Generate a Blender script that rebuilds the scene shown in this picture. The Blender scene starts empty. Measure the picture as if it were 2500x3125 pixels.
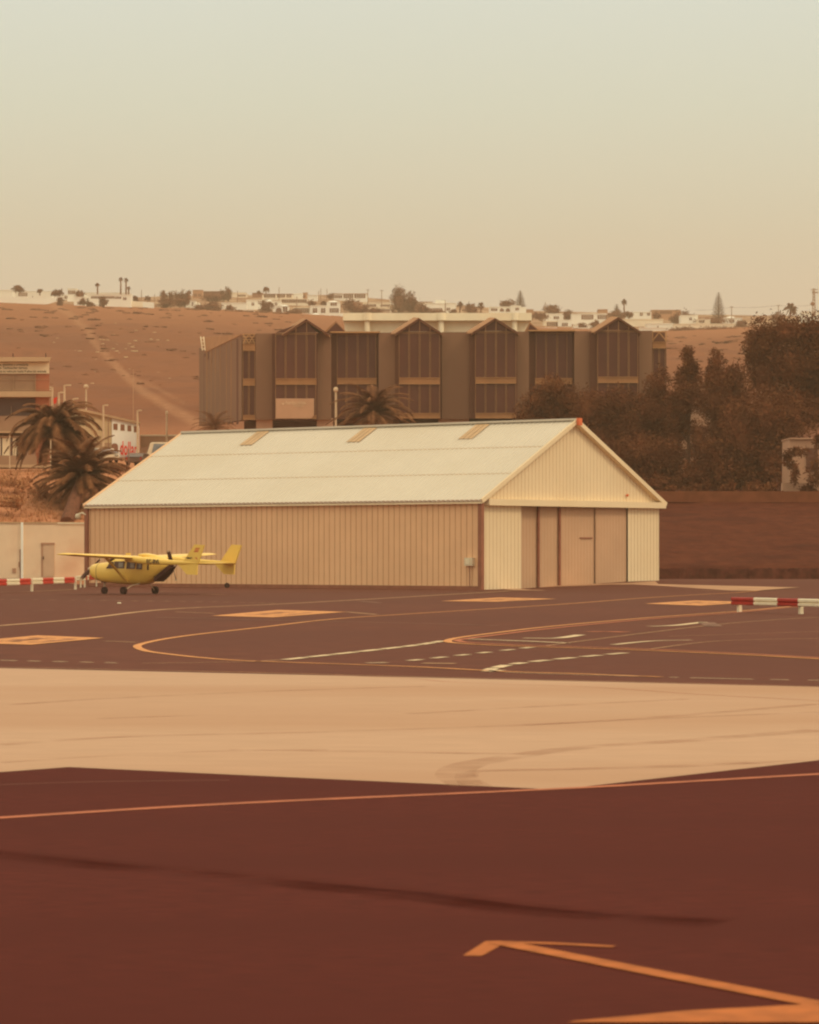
import bpy, math, random
from mathutils import Vector, Matrix, noise
R = math.radians
# ------------------------------------------------------------------ camera, light, exposure
F, YH, CX, CAMH = 10000.0, 1685.0, 1250.0, 2.12      # focal length and horizon in photo pixels, eye height in metres
sc = bpy.context.scene
col = sc.collection
cam_d = bpy.data.cameras.new('camera'); cam = bpy.data.objects.new('camera', cam_d); col.objects.link(cam)
cam.location = (0, 0, CAMH); cam.rotation_euler = (R(90), 0, 0)
cam_d.sensor_fit = 'VERTICAL'; cam_d.sensor_height = 36; cam_d.lens = 36 * F / 3125
cam_d.shift_y = (YH - 1562.5) / 3125
cam_d.clip_start = 0.5; cam_d.clip_end = 9000
cam_d.dof.use_dof = True; cam_d.dof.focus_distance = 200; cam_d.dof.aperture_fstop = 6.5
sc.camera = cam
sc.view_settings.view_transform = 'Standard'; sc.view_settings.look = 'None'
sc.view_settings.exposure = 0; sc.view_settings.gamma = 1
sc.cycles.use_denoising = True
sc.cycles.max_bounces = 5; sc.cycles.volume_bounces = 0
sc.cycles.filter_width = 2.2
SUN_DIR = Vector((0.66, -0.30, 0.70)).normalized()
sun_el = math.asin(SUN_DIR.z); sun_az = math.atan2(SUN_DIR.x, SUN_DIR.y)
sd = bpy.data.lights.new('sun', 'SUN'); so = bpy.data.objects.new('sun', sd); col.objects.link(so)
sd.energy = 1.0; sd.angle = R(11); sd.color = (1, 0.80, 0.52)
so.rotation_euler = SUN_DIR.to_track_quat('Z', 'Y').to_euler(); so.location = (40, -20, 60)
w = bpy.data.worlds.new('World'); sc.world = w; w.use_nodes = True
wn, wl = w.node_tree.nodes, w.node_tree.links
wn.clear()
out = wn.new('ShaderNodeOutputWorld'); bg = wn.new('ShaderNodeBackground')
sky = wn.new('ShaderNodeTexSky'); sky.sky_type = 'NISHITA'; sky.sun_disc = False
sky.sun_elevation = sun_el; sky.sun_rotation = sun_az; sky.dust_density = 8; sky.air_density = 1.5
tc = wn.new('ShaderNodeTexCoord'); sx = wn.new('ShaderNodeSeparateXYZ'); rp = wn.new('ShaderNodeValToRGB')
wl.new(tc.outputs['Generated'], sx.inputs[0]); wl.new(sx.outputs['Z'], rp.inputs[0])
cr = rp.color_ramp
for i, (p, c) in enumerate([(0.0, (0.86, 0.65, 0.44)), (0.076, (0.88, 0.745, 0.545)), (0.10, (0.83, 0.80, 0.615)),
                            (0.135, (0.795, 0.86, 0.715)), (0.17, (0.79, 0.885, 0.80)), (0.26, (1.12, 1.03, 0.79)), (0.5, (1.28, 1.16, 0.86)), (1.0, (1.10, 1.0, 0.74))]):
    e = cr.elements[i] if i < 2 else cr.elements.new(p)
    e.position = p; e.color = (*c, 1)
sm_ = wn.new('ShaderNodeMixRGB'); sm_.blend_type = 'MULTIPLY'; sm_.inputs[0].default_value = 1
sm_.inputs[2].default_value = (0.12, 0.10, 0.07, 1)          # dusty air filters the clear sky
wl.new(sky.outputs[0], sm_.inputs[1])
mx = wn.new('ShaderNodeMixRGB'); mx.inputs[0].default_value = 0.93
wl.new(sm_.outputs[0], mx.inputs[1]); wl.new(rp.outputs[0], mx.inputs[2])
wl.new(mx.outputs[0], bg.inputs[0]); bg.inputs[1].default_value = 1.0
wl.new(bg.outputs[0], out.inputs[0])

# ------------------------------------------------------------------ helpers
rnd = random.Random(7)
def P(x, y, D): return Vector(((x - CX) * D / F, D, CAMH + (YH - y) * D / F))
def sm(v, a, b):
    t = max(0.0, min(1.0, (v - a) / (b - a))); return t * t * (3 - 2 * t)
def lerp_tab(t, x):
    if x <= t[0][0]: return t[0][1]
    for (a, va), (b, vb) in zip(t, t[1:]):
        if x <= b: return va + (vb - va) * (x - a) / (b - a)
    return t[-1][1]
def xpix(X, Y): return CX + F * X / max(Y, 20)
def apron_z(X, Y):
    xp = xpix(X, Y); wr = sm(xp, 1468, 2015); wlft = 1 - sm(xp, 150, 262)
    return wr * (0.42 * sm(Y, 168, 197) - 0.14 * sm(Y, 200, 225)) + wlft * 0.376 * sm(Y, 190, 216)
def G(x, y, up=0.0):
    D = CAMH * F / max(y - YH, 8)
    for _ in range(40):
        z = apron_z((x - CX) * D / F, D); D = 0.5 * D + 0.5 * (CAMH - z) * F / (y - YH)
    X = (x - CX) * D / F
    return Vector((X, D, apron_z(X, D) + up))
WM = {}
class MB:
    def __init__(s): s.v = []; s.f = []; s.m = []
    def add(s, vs, fs, mi=0):
        o = len(s.v); s.v += [Vector(p) for p in vs]
        for f in fs: s.f.append([o + i for i in f]); s.m.append(mi)
        return s
    def quad(s, a, b, c, d, mi=0): return s.add([a, b, c, d], [(0, 1, 2, 3)], mi)
    def slab(s, pts, ext, mi=0):           # polygon pushed along ext
        n = len(pts); pts = [Vector(p) for p in pts]; ext = Vector(ext)
        fs = [tuple(range(n)), tuple(range(2 * n - 1, n - 1, -1))] + [(i, i + n, (i + 1) % n + n, (i + 1) % n) for i in range(n)]
        return s.add(pts + [p + ext for p in pts], fs, mi)
    def box(s, c, d, rz=0, mi=0):
        M = Matrix.Translation(c) @ Matrix.Rotation(rz, 4, 'Z')
        x, y, z = d[0] / 2, d[1] / 2, d[2] / 2
        vs = [M @ Vector(p) for p in ((-x, -y, -z), (x, -y, -z), (x, y, -z), (-x, y, -z), (-x, -y, z), (x, -y, z), (x, y, z), (-x, y, z))]
        return s.add(vs, [(3, 2, 1, 0), (4, 5, 6, 7), (0, 1, 5, 4), (1, 2, 6, 5), (2, 3, 7, 6), (3, 0, 4, 7)], mi)
    def beam(s, a, b, w, h=None, mi=0):    # rectangular bar from a to b
        a, b = Vector(a), Vector(b); d = (b - a).normalized(); h = h or w
        up = Vector((0, 0, 1)) if abs(d.z) < .95 else Vector((0, 1, 0))
        sd_ = d.cross(up).normalized() * w / 2; u2 = sd_.cross(d).normalized() * h / 2
        q = [a - sd_ - u2, a + sd_ - u2, a + sd_ + u2, a - sd_ + u2, b - sd_ - u2, b + sd_ - u2, b + sd_ + u2, b - sd_ + u2]
        return s.add(q, [(3, 2, 1, 0), (4, 5, 6, 7), (0, 1, 5, 4), (1, 2, 6, 5), (2, 3, 7, 6), (3, 0, 4, 7)], mi)
    def tube(s, path, rad, n=8, mi=0, caps=True):
        path = [Vector(p) for p in path]
        if not hasattr(rad, '__len__'): rad = [rad] * len(path)
        rings = []
        for i, p in enumerate(path):
            d = (path[min(i + 1, len(path) - 1)] - path[max(i - 1, 0)]).normalized()
            up = Vector((0, 0, 1)) if abs(d.z) < .9 else Vector((1, 0, 0))
            a = d.cross(up).normalized(); b = a.cross(d)
            rings.append([p + (a * math.cos(2 * math.pi * k / n) + b * math.sin(2 * math.pi * k / n)) * rad[i] for k in range(n)])
        return s.loft(rings, mi, caps)
    def loft(s, rings, mi=0, caps=True):
        n = len(rings[0]); vs = [p for r in rings for p in r]; fs = []
        for i in range(len(rings) - 1):
            for k in range(n):
                k2 = (k + 1) % n; fs.append((i * n + k, i * n + k2, (i + 1) * n + k2, (i + 1) * n + k))
        if caps: fs += [tuple(range(n - 1, -1, -1)), tuple((len(rings) - 1) * n + k for k in range(n))]
        return s.add(vs, fs, mi)
    def disc(s, c, axis, r, t, n=20, mi=0):
        c = Vector(c); axis = Vector(axis).normalized()
        return s.tube([c - axis * t / 2, c + axis * t / 2], r, n, mi)
    def ball(s, c, r, nu=10, nv=6, mi=0, j=0.0, rg=None):
        c = Vector(c); r = Vector(r) if hasattr(r, '__len__') else Vector((r, r, r)); rings = []
        for i in range(1, nv):
            t = math.pi * i / nv
            rings.append([c + Vector((math.sin(t) * math.cos(2 * math.pi * k / nu) * r.x, math.sin(t) * math.sin(2 * math.pi * k / nu) * r.y, math.cos(t) * r.z)) * (1 if not j else 1) *
                          1.0 for k in range(nu)])
        if j:
            rg = rg or rnd
            rings = [[c + (p - c) * (1 + rg.uniform(-j, j)) for p in rr] for rr in rings]
        return s.loft(rings, mi)
    def build(s, name, mats, parent=None, smooth=False, kind=None):
        mats = mats if isinstance(mats, (list, tuple)) else [mats]
        me = bpy.data.meshes.new(name)
        inv = WM[parent].inverted() if parent else Matrix.Identity(4)
        me.from_pydata([inv @ p for p in s.v], [], s.f)
        for m in mats: me.materials.append(m)
        me.polygons.foreach_set('material_index', s.m)
        if smooth: me.polygons.foreach_set('use_smooth', [True] * len(s.f))
        me.update()
        o = bpy.data.objects.new(name, me); col.objects.link(o)
        if parent: o.parent = parent; WM[o] = WM[parent]
        else: WM[o] = Matrix.Identity(4)
        if kind: o['kind'] = kind
        return o
def tag(o, label, cat, group=None):
    o['label'] = label; o['category'] = cat
    if group: o['group'] = group
    return o
def thing(name, label, cat, loc, rz=0, group=None):
    o = bpy.data.objects.new(name, None); col.objects.link(o); o.empty_display_size = .2
    o.location = loc; o.rotation_euler = (0, 0, rz)
    WM[o] = Matrix.Translation(loc) @ Matrix.Rotation(rz, 4, 'Z')
    return tag(o, label, cat, group)
def text(name, body, size, org, xdir, updir, m, parent, sx_=1.0, bold=0.0, align='LEFT', ext=0.005):
    cu = bpy.data.curves.new(name, 'FONT'); cu.body = body; cu.size = size; cu.align_x = align; cu.offset = bold; cu.extrude = ext
    t = bpy.data.objects.new(name + '_c', cu); col.objects.link(t)
    dg = bpy.context.evaluated_depsgraph_get(); me = bpy.data.meshes.new_from_object(t.evaluated_get(dg))
    col.objects.unlink(t); bpy.data.objects.remove(t)
    x = Vector(xdir).normalized(); u = Vector(updir).normalized(); n = x.cross(u)
    M = Matrix(((x.x * sx_, u.x, n.x, org[0]), (x.y * sx_, u.y, n.y, org[1]), (x.z * sx_, u.z, n.z, org[2]), (0, 0, 0, 1)))
    me.transform((WM[parent].inverted() if parent else Matrix.Identity(4)) @ M)
    me.materials.clear(); me.materials.append(m)
    o = bpy.data.objects.new(name, me); col.objects.link(o)
    if parent: o.parent = parent; WM[o] = WM[parent]
    return o

# ------------------------------------------------------------------ materials
def mat(name, c, rough=.8, var=.12, scale=3.0, c2=None, stretch=None, bump=0.0, metal=0.0, spec=.3, f2=None, det=5):
    m = bpy.data.materials.new(name); m.use_nodes = True; n, l = m.node_tree.nodes, m.node_tree.links
    b = n['Principled BSDF']; b.inputs['Roughness'].default_value = rough; b.inputs['Metallic'].default_value = metal
    b.inputs['Specular IOR Level'].default_value = spec
    t = n.new('ShaderNodeTexCoord'); mp = n.new('ShaderNodeMapping'); no = n.new('ShaderNodeTexNoise')
    if stretch: mp.inputs['Scale'].default_value = stretch
    l.new(t.outputs['Object'], mp.inputs[0]); l.new(mp.outputs[0], no.inputs[0]); no.inputs['Scale'].default_value = scale; no.inputs['Detail'].default_value = det
    mr = n.new('ShaderNodeMapRange'); mr.inputs[1].default_value = .35; mr.inputs[2].default_value = .65; l.new(no.outputs[0], mr.inputs[0])
    mi = n.new('ShaderNodeMixRGB'); l.new(mr.outputs[0], mi.inputs[0])
    a = tuple(x * (1 - var) for x in c); d = tuple(min(1, x * (1 + var)) for x in (c2 or c))
    mi.inputs[1].default_value = (*a, 1); mi.inputs[2].default_value = (*d, 1)
    last = mi.outputs[0]
    if f2:                                    # second, larger noise: (scale, colour, low, high)
        n2 = n.new('ShaderNodeTexNoise'); n2.inputs['Scale'].default_value = f2[0]; n2.inputs['Detail'].default_value = 6
        l.new(mp.outputs[0], n2.inputs[0]); r2 = n.new('ShaderNodeMapRange'); r2.inputs[1].default_value = f2[2]; r2.inputs[2].default_value = f2[3]
        l.new(n2.outputs[0], r2.inputs[0]); m2 = n.new('ShaderNodeMixRGB'); l.new(r2.outputs[0], m2.inputs[0])
        l.new(last, m2.inputs[1]); m2.inputs[2].default_value = (*f2[1], 1); last = m2.outputs[0]
    l.new(last, b.inputs['Base Color'])
    if bump:
        bp = n.new('ShaderNodeBump'); bp.inputs['Strength'].default_value = bump; bp.inputs['Distance'].default_value = .05
        l.new(no.outputs[0], bp.inputs['Height']); l.new(bp.outputs[0], b.inputs['Normal'])
    return m
M = {}
M['asph'] = mat('asphalt', (.128, .0385, .0225), .95, .14, 2.5, stretch=(.5, .5, 1), f2=(.09, (.116, .035, .021), .42, .62), spec=.15)
M['asph_near'] = mat('dark_asphalt', (.094, .0180, .0120), .97, .26, 20, stretch=(.22, 1.4, 1), f2=(.3, (.085, .0165, .011), .4, .64), spec=.07, det=12)
M['conc'] = mat('concrete', (.495, .315, .212), .95, .05, 4, stretch=(.25, 1.1, 1), f2=(.14, (.445, .262, .165), .42, .66), spec=.12)
M['conc_far'] = mat('worn_concrete', (.44, .25, .15), .95, .12, .5, spec=.1)
M['yel_near'] = mat('orange_marking_paint', (.43, .125, .028), .95, .16, 5)
M['yel'] = mat('yellow_marking_paint', (.62, .27, .095), .9, .15, 3)
M['pink'] = mat('red_marking_paint', (.45, .14, .066), .9, .15, 3)
M['pale'] = mat('pale_marking_paint', (.47, .27, .14), .9, .2, 2)
M['white_l'] = mat('white_marking_paint', (.66, .50, .31), .9, .2, 2)
M['faint'] = mat('worn_marking_paint', (.21, .105, .066), .9, .2, 1.5)
M['digit'] = mat('brown_marking_paint', (.30, .12, .06), .9, .1, 3)
def smear(name, c, lo, hi, sc_):
    m = bpy.data.materials.new(name); m.use_nodes = True; n, l = m.node_tree.nodes, m.node_tree.links
    b = n['Principled BSDF']; b.inputs['Base Color'].default_value = (*c, 1); b.inputs['Roughness'].default_value = 1; b.inputs['Specular IOR Level'].default_value = 0
    t = n.new('ShaderNodeTexCoord'); z = n.new('ShaderNodeTexNoise'); z.inputs['Scale'].default_value = sc_; z.inputs['Detail'].default_value = 6; l.new(t.outputs['Object'], z.inputs[0])
    r = n.new('ShaderNodeMapRange'); r.inputs[1].default_value = .3; r.inputs[2].default_value = .7; r.inputs[3].default_value = lo; r.inputs[4].default_value = hi * .34; l.new(z.outputs[0], r.inputs[0]); l.new(r.outputs[0], b.inputs['Alpha']); return m
M['crack'] = smear('tar_smear', (.072, .013, .009), .0, .42, 1.1)
M['crack_old'] = mat('tar_joint', (.072, .012, .008), 1.0, .2, 2, spec=0)
M['tan'] = mat('tan_sheet_metal', (.86, .53, .30), .6, .04, .5, f2=(.18, (.80, .48, .27), .45, .7))
M['cream'] = mat('cream_sheet_metal', (.82, .66, .44), .6, .03, .5, f2=(.2, (.79, .62, .40), .4, .7))
M['door'] = mat('beige_door_metal', (.56, .35, .22), .6, .05, .4)
M['roofw'] = mat('white_roof_sheet', (.64, .575, .475), .6, .02, .4, f2=(.12, (.61, .535, .425), .45, .75))
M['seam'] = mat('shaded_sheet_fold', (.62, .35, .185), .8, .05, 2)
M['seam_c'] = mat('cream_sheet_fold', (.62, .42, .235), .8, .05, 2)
M['groove'] = mat('brown_seam', (.31, .12, .072), .8, .1, 2)
M['sky_l'] = mat('translucent_roof_sheet', (.56, .36, .19), .5, .1, 1.5, stretch=(1, 1, 1))
M['orange'] = mat('orange_cap_paint', (.70, .16, .06), .6, .1, 2)
M['boxw'] = mat('pale_box_metal', (.72, .60, .42), .5, .05, 2)
M['yplane'] = mat('yellow_aircraft_paint', (.90, .60, .125), .38, .04, 1.2, spec=.45)
M['glass'] = mat('window_glass', (.11, .05, .038), .3, .2, .4, spec=.3)
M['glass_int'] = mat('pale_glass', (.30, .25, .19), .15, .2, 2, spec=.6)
M['rubber'] = mat('black_rubber', (.045, .018, .013), .85, .2, 4)
M['darkm'] = mat('dark_metal', (.075, .028, .022), .6, .2, 3)
M['metal'] = mat('bare_metal', (.55, .42, .28), .45, .1, 4, metal=.2)
M['red'] = mat('red_paint', (.56, .042, .024), .5, .08, 3)
M['red2'] = mat('dark_red_paint', (.40, .022, .014), .5, .08, 3)
M['whitep'] = mat('white_paint', (.82, .72, .52), .5, .05, 3)
M['black'] = mat('lettering_black', (.10, .055, .035), .7, .1, 3)
M['letter_red'] = mat('lettering_red', (.80, .06, .035), .6, .05, 3)
M['walll'] = mat('whitewashed_wall', (.90, .69, .48), .9, .05, .5, f2=(.35, (.80, .54, .36), .5, .72))
M['doorl'] = mat('pale_door', (.66, .47, .32), .7, .05, 1)
M['dirt'] = None
M['leaf'] = mat('dark_foliage', (.138, .045, .0225), .95, .20, .5, c2=(.170, .060, .028), spec=.03)
M['leaf2'] = mat('olive_foliage', (.148, .050, .023), .95, .2, .5, c2=(.180, .070, .029), spec=.03)
M['dry'] = mat('dry_foliage', (.36, .165, .080), .95, .2, 2, c2=(.44, .21, .10), spec=.03)
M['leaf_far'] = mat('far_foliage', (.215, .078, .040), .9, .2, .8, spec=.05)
M['scrub'] = mat('dry_scrub', (.215, .088, .047), .95, .2, .5, spec=.03)
M['palm'] = mat('palm_frond', (.165, .068, .030), .85, .25, 1.6, c2=(.235, .105, .046), spec=.12)
M['palmtr'] = mat('palm_trunk', (.16, .062, .034), .95, .25, 5)
M['bark'] = mat('bark', (.12, .055, .032), .95, .25, 4)
M['rock'] = mat('lava_stone', (.085, .026, .017), .95, .35, 1.5, bump=.8, spec=.08)
M['kerb'] = mat('old_render', (.20, .068, .034), .95, .15, 1, spec=.08)
M['off_wall'] = mat('office_grey_cladding', (.25, .135, .082), .85, .05, .3, f2=(.12, (.225, .115, .072), .4, .7))
M['off_glass'] = mat('tinted_glass', (.108, .036, .024), .3, .14, .25, spec=.22)
M['off_frame'] = mat('ochre_frame', (.50, .27, .12), .7, .08, 1)
M['off_panel'] = mat('ochre_spandrel', (.34, .165, .072), .8, .08, 1)
M['off_roof'] = mat('tan_office_roof', (.42, .215, .11), .9, .08, .6)
M['off_jamb_and_shade'] = mat('brown_jamb_and_shade', (.15, .062, .040), .9, .06, 1)  # brown of trims and core, also the shade painted beside the bays
M['plinth'] = mat('pinkish_column', (.50, .29, .19), .9, .06, 1)
M['offw'] = mat('rooftop_white', (.95, .84, .62), .9, .04, .5, f2=(.3, (.88, .70, .48), .5, .8))
M['signp'] = mat('sign_panel_pink', (.52, .30, .185), .7, .04, 1)
M['signt'] = mat('sign_letter_pale', (.66, .46, .29), .7, .05, 1)
M['shop_g'] = mat('grey_cladding', (.37, .215, .13), .8, .06, .6)
M['shop_r'] = mat('brick_red_cladding', (.42, .145, .075), .8, .08, .6)
M['shop_l'] = mat('pale_cornice', (.52, .34, .20), .8, .06, .6)
M['shop_d'] = mat('dark_shop_glass', (.17, .085, .062), .3, .1, .3)
M['shop_s'] = mat('shop_sign_white', (.78, .63, .42), .7, .05, 1)
M['shop_t'] = mat('shop_letter_brown', (.17, .10, .06), .8, .05, 1)
M['vdoll'] = mat('bright_white_paint', (.95, .96, .88), .8, .03, 1)
M['beigeb'] = mat('beige_building', (.60, .44, .26), .85, .06, .5)
M['carw'] = mat('car_white', (.70, .56, .38), .35, .04, 2, spec=.5)
M['card'] = mat('car_dark', (.16, .10, .075), .35, .1, 2, spec=.5)
M['carglass'] = mat('car_glass', (.11, .065, .05), .15, .1, 2, spec=.6)
M['blueg'] = mat('blue_grey_panel', (.20, .21, .22), .3, .3, 1.2)
M['lamp'] = mat('lamp_post_paint', (.62, .45, .29), .6, .05, 3)
M['wood'] = mat('grey_pole', (.30, .16, .10), .9, .1, 3)
M['hw'] = mat('village_white', (.97, .95, .86), .9, .04, .1)
M['hc'] = mat('village_cream', (.95, .85, .68), .9, .06, .1)
M['ht'] = mat('village_tan', (.50, .27, .16), .9, .08, .1)
M['hb'] = mat('village_brown', (.30, .13, .08), .9, .08, .1)
M['hwin'] = mat('village_window', (.20, .08, .05), .5, .15, .3)
M['pole'] = mat('far_pole', (.34, .19, .12), .9, .1, 1)

# ------------------------------------------------------------------ terrain
LK = [(216, .23), (218.3, .23), (218.5, 1.2), (221, 3.2), (245, 8.1), (265, 8.9), (305, 10.4), (330, 11.6), (380, 15.2)]
RK = [(225, .28), (225.4, 1.0), (250, 6.0), (253, 6.8), (290, 7.6), (320, 10), (380, 15.2)]
CREST = [(-400, 915), (0, 921), (120, 926), (300, 933), (430, 938), (700, 948), (900, 957), (1050, 966), (1250, 978), (1600, 998), (2000, 1010), (2150, 1003), (2300, 998), (2900, 985)]
BACK = [(-400, 915), (0, 912), (300, 912), (600, 900), (1000, 900), (1300, 922), (1600, 948), (2000, 958), (2500, 965), (2900, 965)]
def terrain(X, Y):
    xp = max(-1500, min(4000, xpix(X, Y)))
    if Y < 216: return apron_z(X, Y) - .03 - .12 * sm(Y, 160, 172)
    t = sm(xp, 300, 1500)
    zn = (1 - t) * lerp_tab(LK, Y) + t * lerp_tab(RK, Y)
    if Y < 225 : zn = max(zn * (1 - t) + t * (apron_z(X, Y) - .03), -.03) if t > 0 else zn
    if Y > 380:
        zc = CAMH + (YH - lerp_tab(CREST, xp)) * .12; zb = CAMH + (YH - lerp_tab(BACK, xp)) * .165
        if Y < 1200:
            q = (Y - 380) / 820.0; q = q + .0 * q
            zn = 15.2 + (zc - 15.2) * q
            a = math.sin(math.pi * min(1, (Y - 380) / 820)) ** .5 * (1 - .85 * sm(Y, 850, 1150))
            zn += a * (noise.fractal(Vector((X * .012, Y * .010, 3)), 1.0, 2.0, 4) * 3.2 + noise.noise(Vector((X * .06, Y * .05, 9))) * .7)
        elif Y < 1650: zn = zc + (zb - zc) * (Y - 1200) / 450
        else: zn = zb + (Y - 1650) * .01
    elif Y > 226: zn += noise.noise(Vector((X * .3, Y * .3, 1))) * .18 * sm(Y, 226, 232)
    return zn
def tz(x, D): return terrain((x - CX) * D / F, D)
TRACK = [(150, 925, 13), (215, 960, 13), (262, 1000, 13), (310, 1070, 14), (365, 1130, 16), (430, 1190, 18), (520, 1245, 20), (610, 1295, 24)]
TRACK2 = [(330, 1085, 5), (400, 1150, 6), (480, 1185, 8), (560, 1230, 8)]
def trackmask(x, y, T):
    best = 9e9
    for (ax, ay, aw), (bx, by, bw) in zip(T, T[1:]):
        vx, vy = bx - ax, by - ay; t = max(0, min(1, ((x - ax) * vx + (y - ay) * vy) / (vx * vx + vy * vy)))
        d = math.hypot(x - ax - t * vx, y - ay - t * vy) / (aw + (bw - aw) * t); best = min(best, d)
    return max(0.0, 1 - best)
ys = [-30, 0, 20, 60, 100, 150, 168, 180, 190, 200, 210, 216, 218.3, 218.5, 221] + [224.8, 225.4, 227, 229] + [231 + 2 * i for i in range(13)] + [260 + 8 * i for i in range(16)]
yv = 392
while yv < 1200: ys.append(yv); yv *= 1.0065
ys += [1200 + 25 * i for i in range(19)] + [1700, 1800, 2000, 2300]
us = [-.42, -.36, -.3, -.25, -.2, -.17] + [-.145 + .0010 * i for i in range(300)] + [.17, .2, .25, .3, .36, .42]
tm = MB(); nx = len(us); msk = []
for Y in ys:
    for u in us:
        X = u * (max(Y, 0) + (120 if Y < 300 else 120 * max(0, 1 - (Y - 300) / 100))); z = terrain(X, Y); tm.v.append(Vector((X, Y, z)))
        if Y > 380:
            px = xpix(X, Y); py = YH - (z - CAMH) * F / Y
            px += 7 * noise.noise(Vector((px * .03, py * .03, 0)))
            msk.append(min(1, trackmask(px, py, TRACK) * 1.3 + .7 * trackmask(px, py, TRACK2)))
        else: msk.append(0.0)
for j in range(len(ys) - 1):
    for i in range(nx - 1):
        a = j * nx + i; tm.f.append((a, a + 1, a + nx + 1, a + nx)); tm.m.append(0)
gm = bpy.data.materials.new('dry_earth'); gm.use_nodes = True; n, l = gm.node_tree.nodes, gm.node_tree.links
b = n['Principled BSDF']; b.inputs['Roughness'].default_value = .98; b.inputs['Specular IOR Level'].default_value = .05
geo = n.new('ShaderNodeNewGeometry'); sp = n.new('ShaderNodeSeparateXYZ'); l.new(geo.outputs['Position'], sp.inputs[0])
def noi(scale, lo, hi, st=(1, 1, 1)):
    mp = n.new('ShaderNodeMapping'); mp.inputs['Scale'].default_value = st; l.new(geo.outputs['Position'], mp.inputs[0])
    q = n.new('ShaderNodeTexNoise'); q.inputs['Scale'].default_value = scale; q.inputs['Detail'].default_value = 8; q.inputs['Roughness'].default_value = .6; l.new(mp.outputs[0], q.inputs[0])
    r = n.new('ShaderNodeMapRange'); r.inputs[1].default_value = lo; r.inputs[2].default_value = hi; l.new(q.outputs[0], r.inputs[0]); return r.outputs[0], q
def mixc(f, a, b_):
    q = n.new('ShaderNodeMixRGB')
    for s_, v in ((0, f), (1, a), (2, b_)):
        if hasattr(v, 'links') or hasattr(v, 'is_linked'): l.new(v, q.inputs[s_])
        else: q.inputs[s_].default_value = v if s_ == 0 else (*v, 1)
    return q.outputs[0]
f1, _ = noi(.03, .42, .6); f2_, _ = noi(.35, .52, .74, (1, .35, 1)); f3, _q3 = noi(.9, .35, .7)
hill = mixc(f1, (.245, .090, .044), (.212, .079, .041))
hill = mixc(f2_, hill, (.180, .068, .036))
f4, _ = noi(.6, .66, .76, (1, .35, 1)); hill = mixc(f4, hill, (.36, .19, .11))
crn = n.new('ShaderNodeMapRange'); crn.inputs[1].default_value = 800; crn.inputs[2].default_value = 1180; l.new(sp.outputs['Y'], crn.inputs[0])
hill2 = mixc(f2_, (.345, .130, .058), (.285, .107, .052))
hill = mixc(crn.outputs[0], hill, hill2)
plt = n.new('ShaderNodeMapRange'); plt.inputs[1].default_value = 1200; plt.inputs[2].default_value = 1235; l.new(sp.outputs['Y'], plt.inputs[0])
f5, _ = noi(.12, .45, .55, (1, .4, 1)); hill = mixc(plt.outputs[0], hill, mixc(f5, (.24, .10, .055), (.50, .33, .21)))
att = n.new('ShaderNodeAttribute'); att.attribute_name = 'track'
ml = n.new('ShaderNodeMath'); ml.operation = 'MULTIPLY'; l.new(att.outputs['Fac'], ml.inputs[0]); mo = n.new('ShaderNodeMapRange'); mo.inputs[3].default_value = .25; mo.inputs[4].default_value = .9; l.new(f3, mo.inputs[0]); l.new(mo.outputs[0], ml.inputs[1])
hill = mixc(ml.outputs[0], hill, (.42, .205, .11))
bank = mixc(f3, (.52, .225, .115), (.42, .18, .095))
bankr = mixc(f3, (.125, .036, .019), (.078, .020, .012)); fb_, _ = noi(.35, .52, .66, (.4, 1, 1)); bankr = mixc(fb_, bankr, (.07, .019, .012))
xr = n.new('ShaderNodeMapRange'); xr.inputs[1].default_value = -8; xr.inputs[2].default_value = 8; l.new(sp.outputs['X'], xr.inputs[0])
bank = mixc(xr.outputs[0], bank, bankr)
yr = n.new('ShaderNodeMapRange'); yr.inputs[1].default_value = 330; yr.inputs[2].default_value = 430; l.new(sp.outputs['Y'], yr.inputs[0])
l.new(mixc(yr.outputs[0], bank, hill), b.inputs['Base Color'])
bp = n.new('ShaderNodeBump'); bp.inputs['Strength'].default_value = .6; bp.inputs['Distance'].default_value = .4; l.new(_q3.outputs[0], bp.inputs['Height']); l.new(bp.outputs[0], b.inputs['Normal'])
ter = tm.build('ground', gm, smooth=True, kind='structure')
at = ter.data.attributes.new('track', 'FLOAT', 'POINT'); at.data.foreach_set('value', msk)

# apron sheet
am = MB(); ay = [6, 20, 40, 60, 80, 100, 120, 140, 155, 165, 170, 175, 180, 185, 190, 193, 197, 200, 205, 210, 215, 220, 225]
ax = [-.45 + .9 * i / 70 for i in range(71)]
for Y in ay:
    for u in ax:
        X = u * (Y + 60); am.v.append(Vector((X, Y, apron_z(X, Y))))
for j in range(len(ay) - 1):
    for i in range(70):
        a = j * 71 + i; am.f.append((a, a + 1, a + 72, a + 71)); am.m.append(0)
apron = am.build('asphalt_apron', M['asph'], kind='structure', smooth=True)
def sheet(name, pts, m, up, parent=None, kind='structure', n=1):
    up = .004 + up * .35
    q = MB(); q.add([Vector((p.x, p.y, apron_z(p.x, p.y) + up + .014 * sm(p.y, 150, 165))) for p in pts], [tuple(range(len(pts)))])
    return q.build(name, m, parent, kind=kind if not parent else None)
def beyond(a, b, t): return b + (b - a) * t            # carry an edge on past b
eL = beyond(G(2500, 2098), G(0, 2040), 4)
tip = Vector((13.6, 46.9, 0))                          # where the pad's two long edges meet
near = sheet('dark_asphalt', [Vector((-24, 6, 0)), Vector((95, 6, 0)), Vector((95, 46.9, 0)), tip, G(2500, 2316), G(1690, 2404), G(210, 2336), G(-900, 2420)], M['asph_near'], .004)
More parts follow.
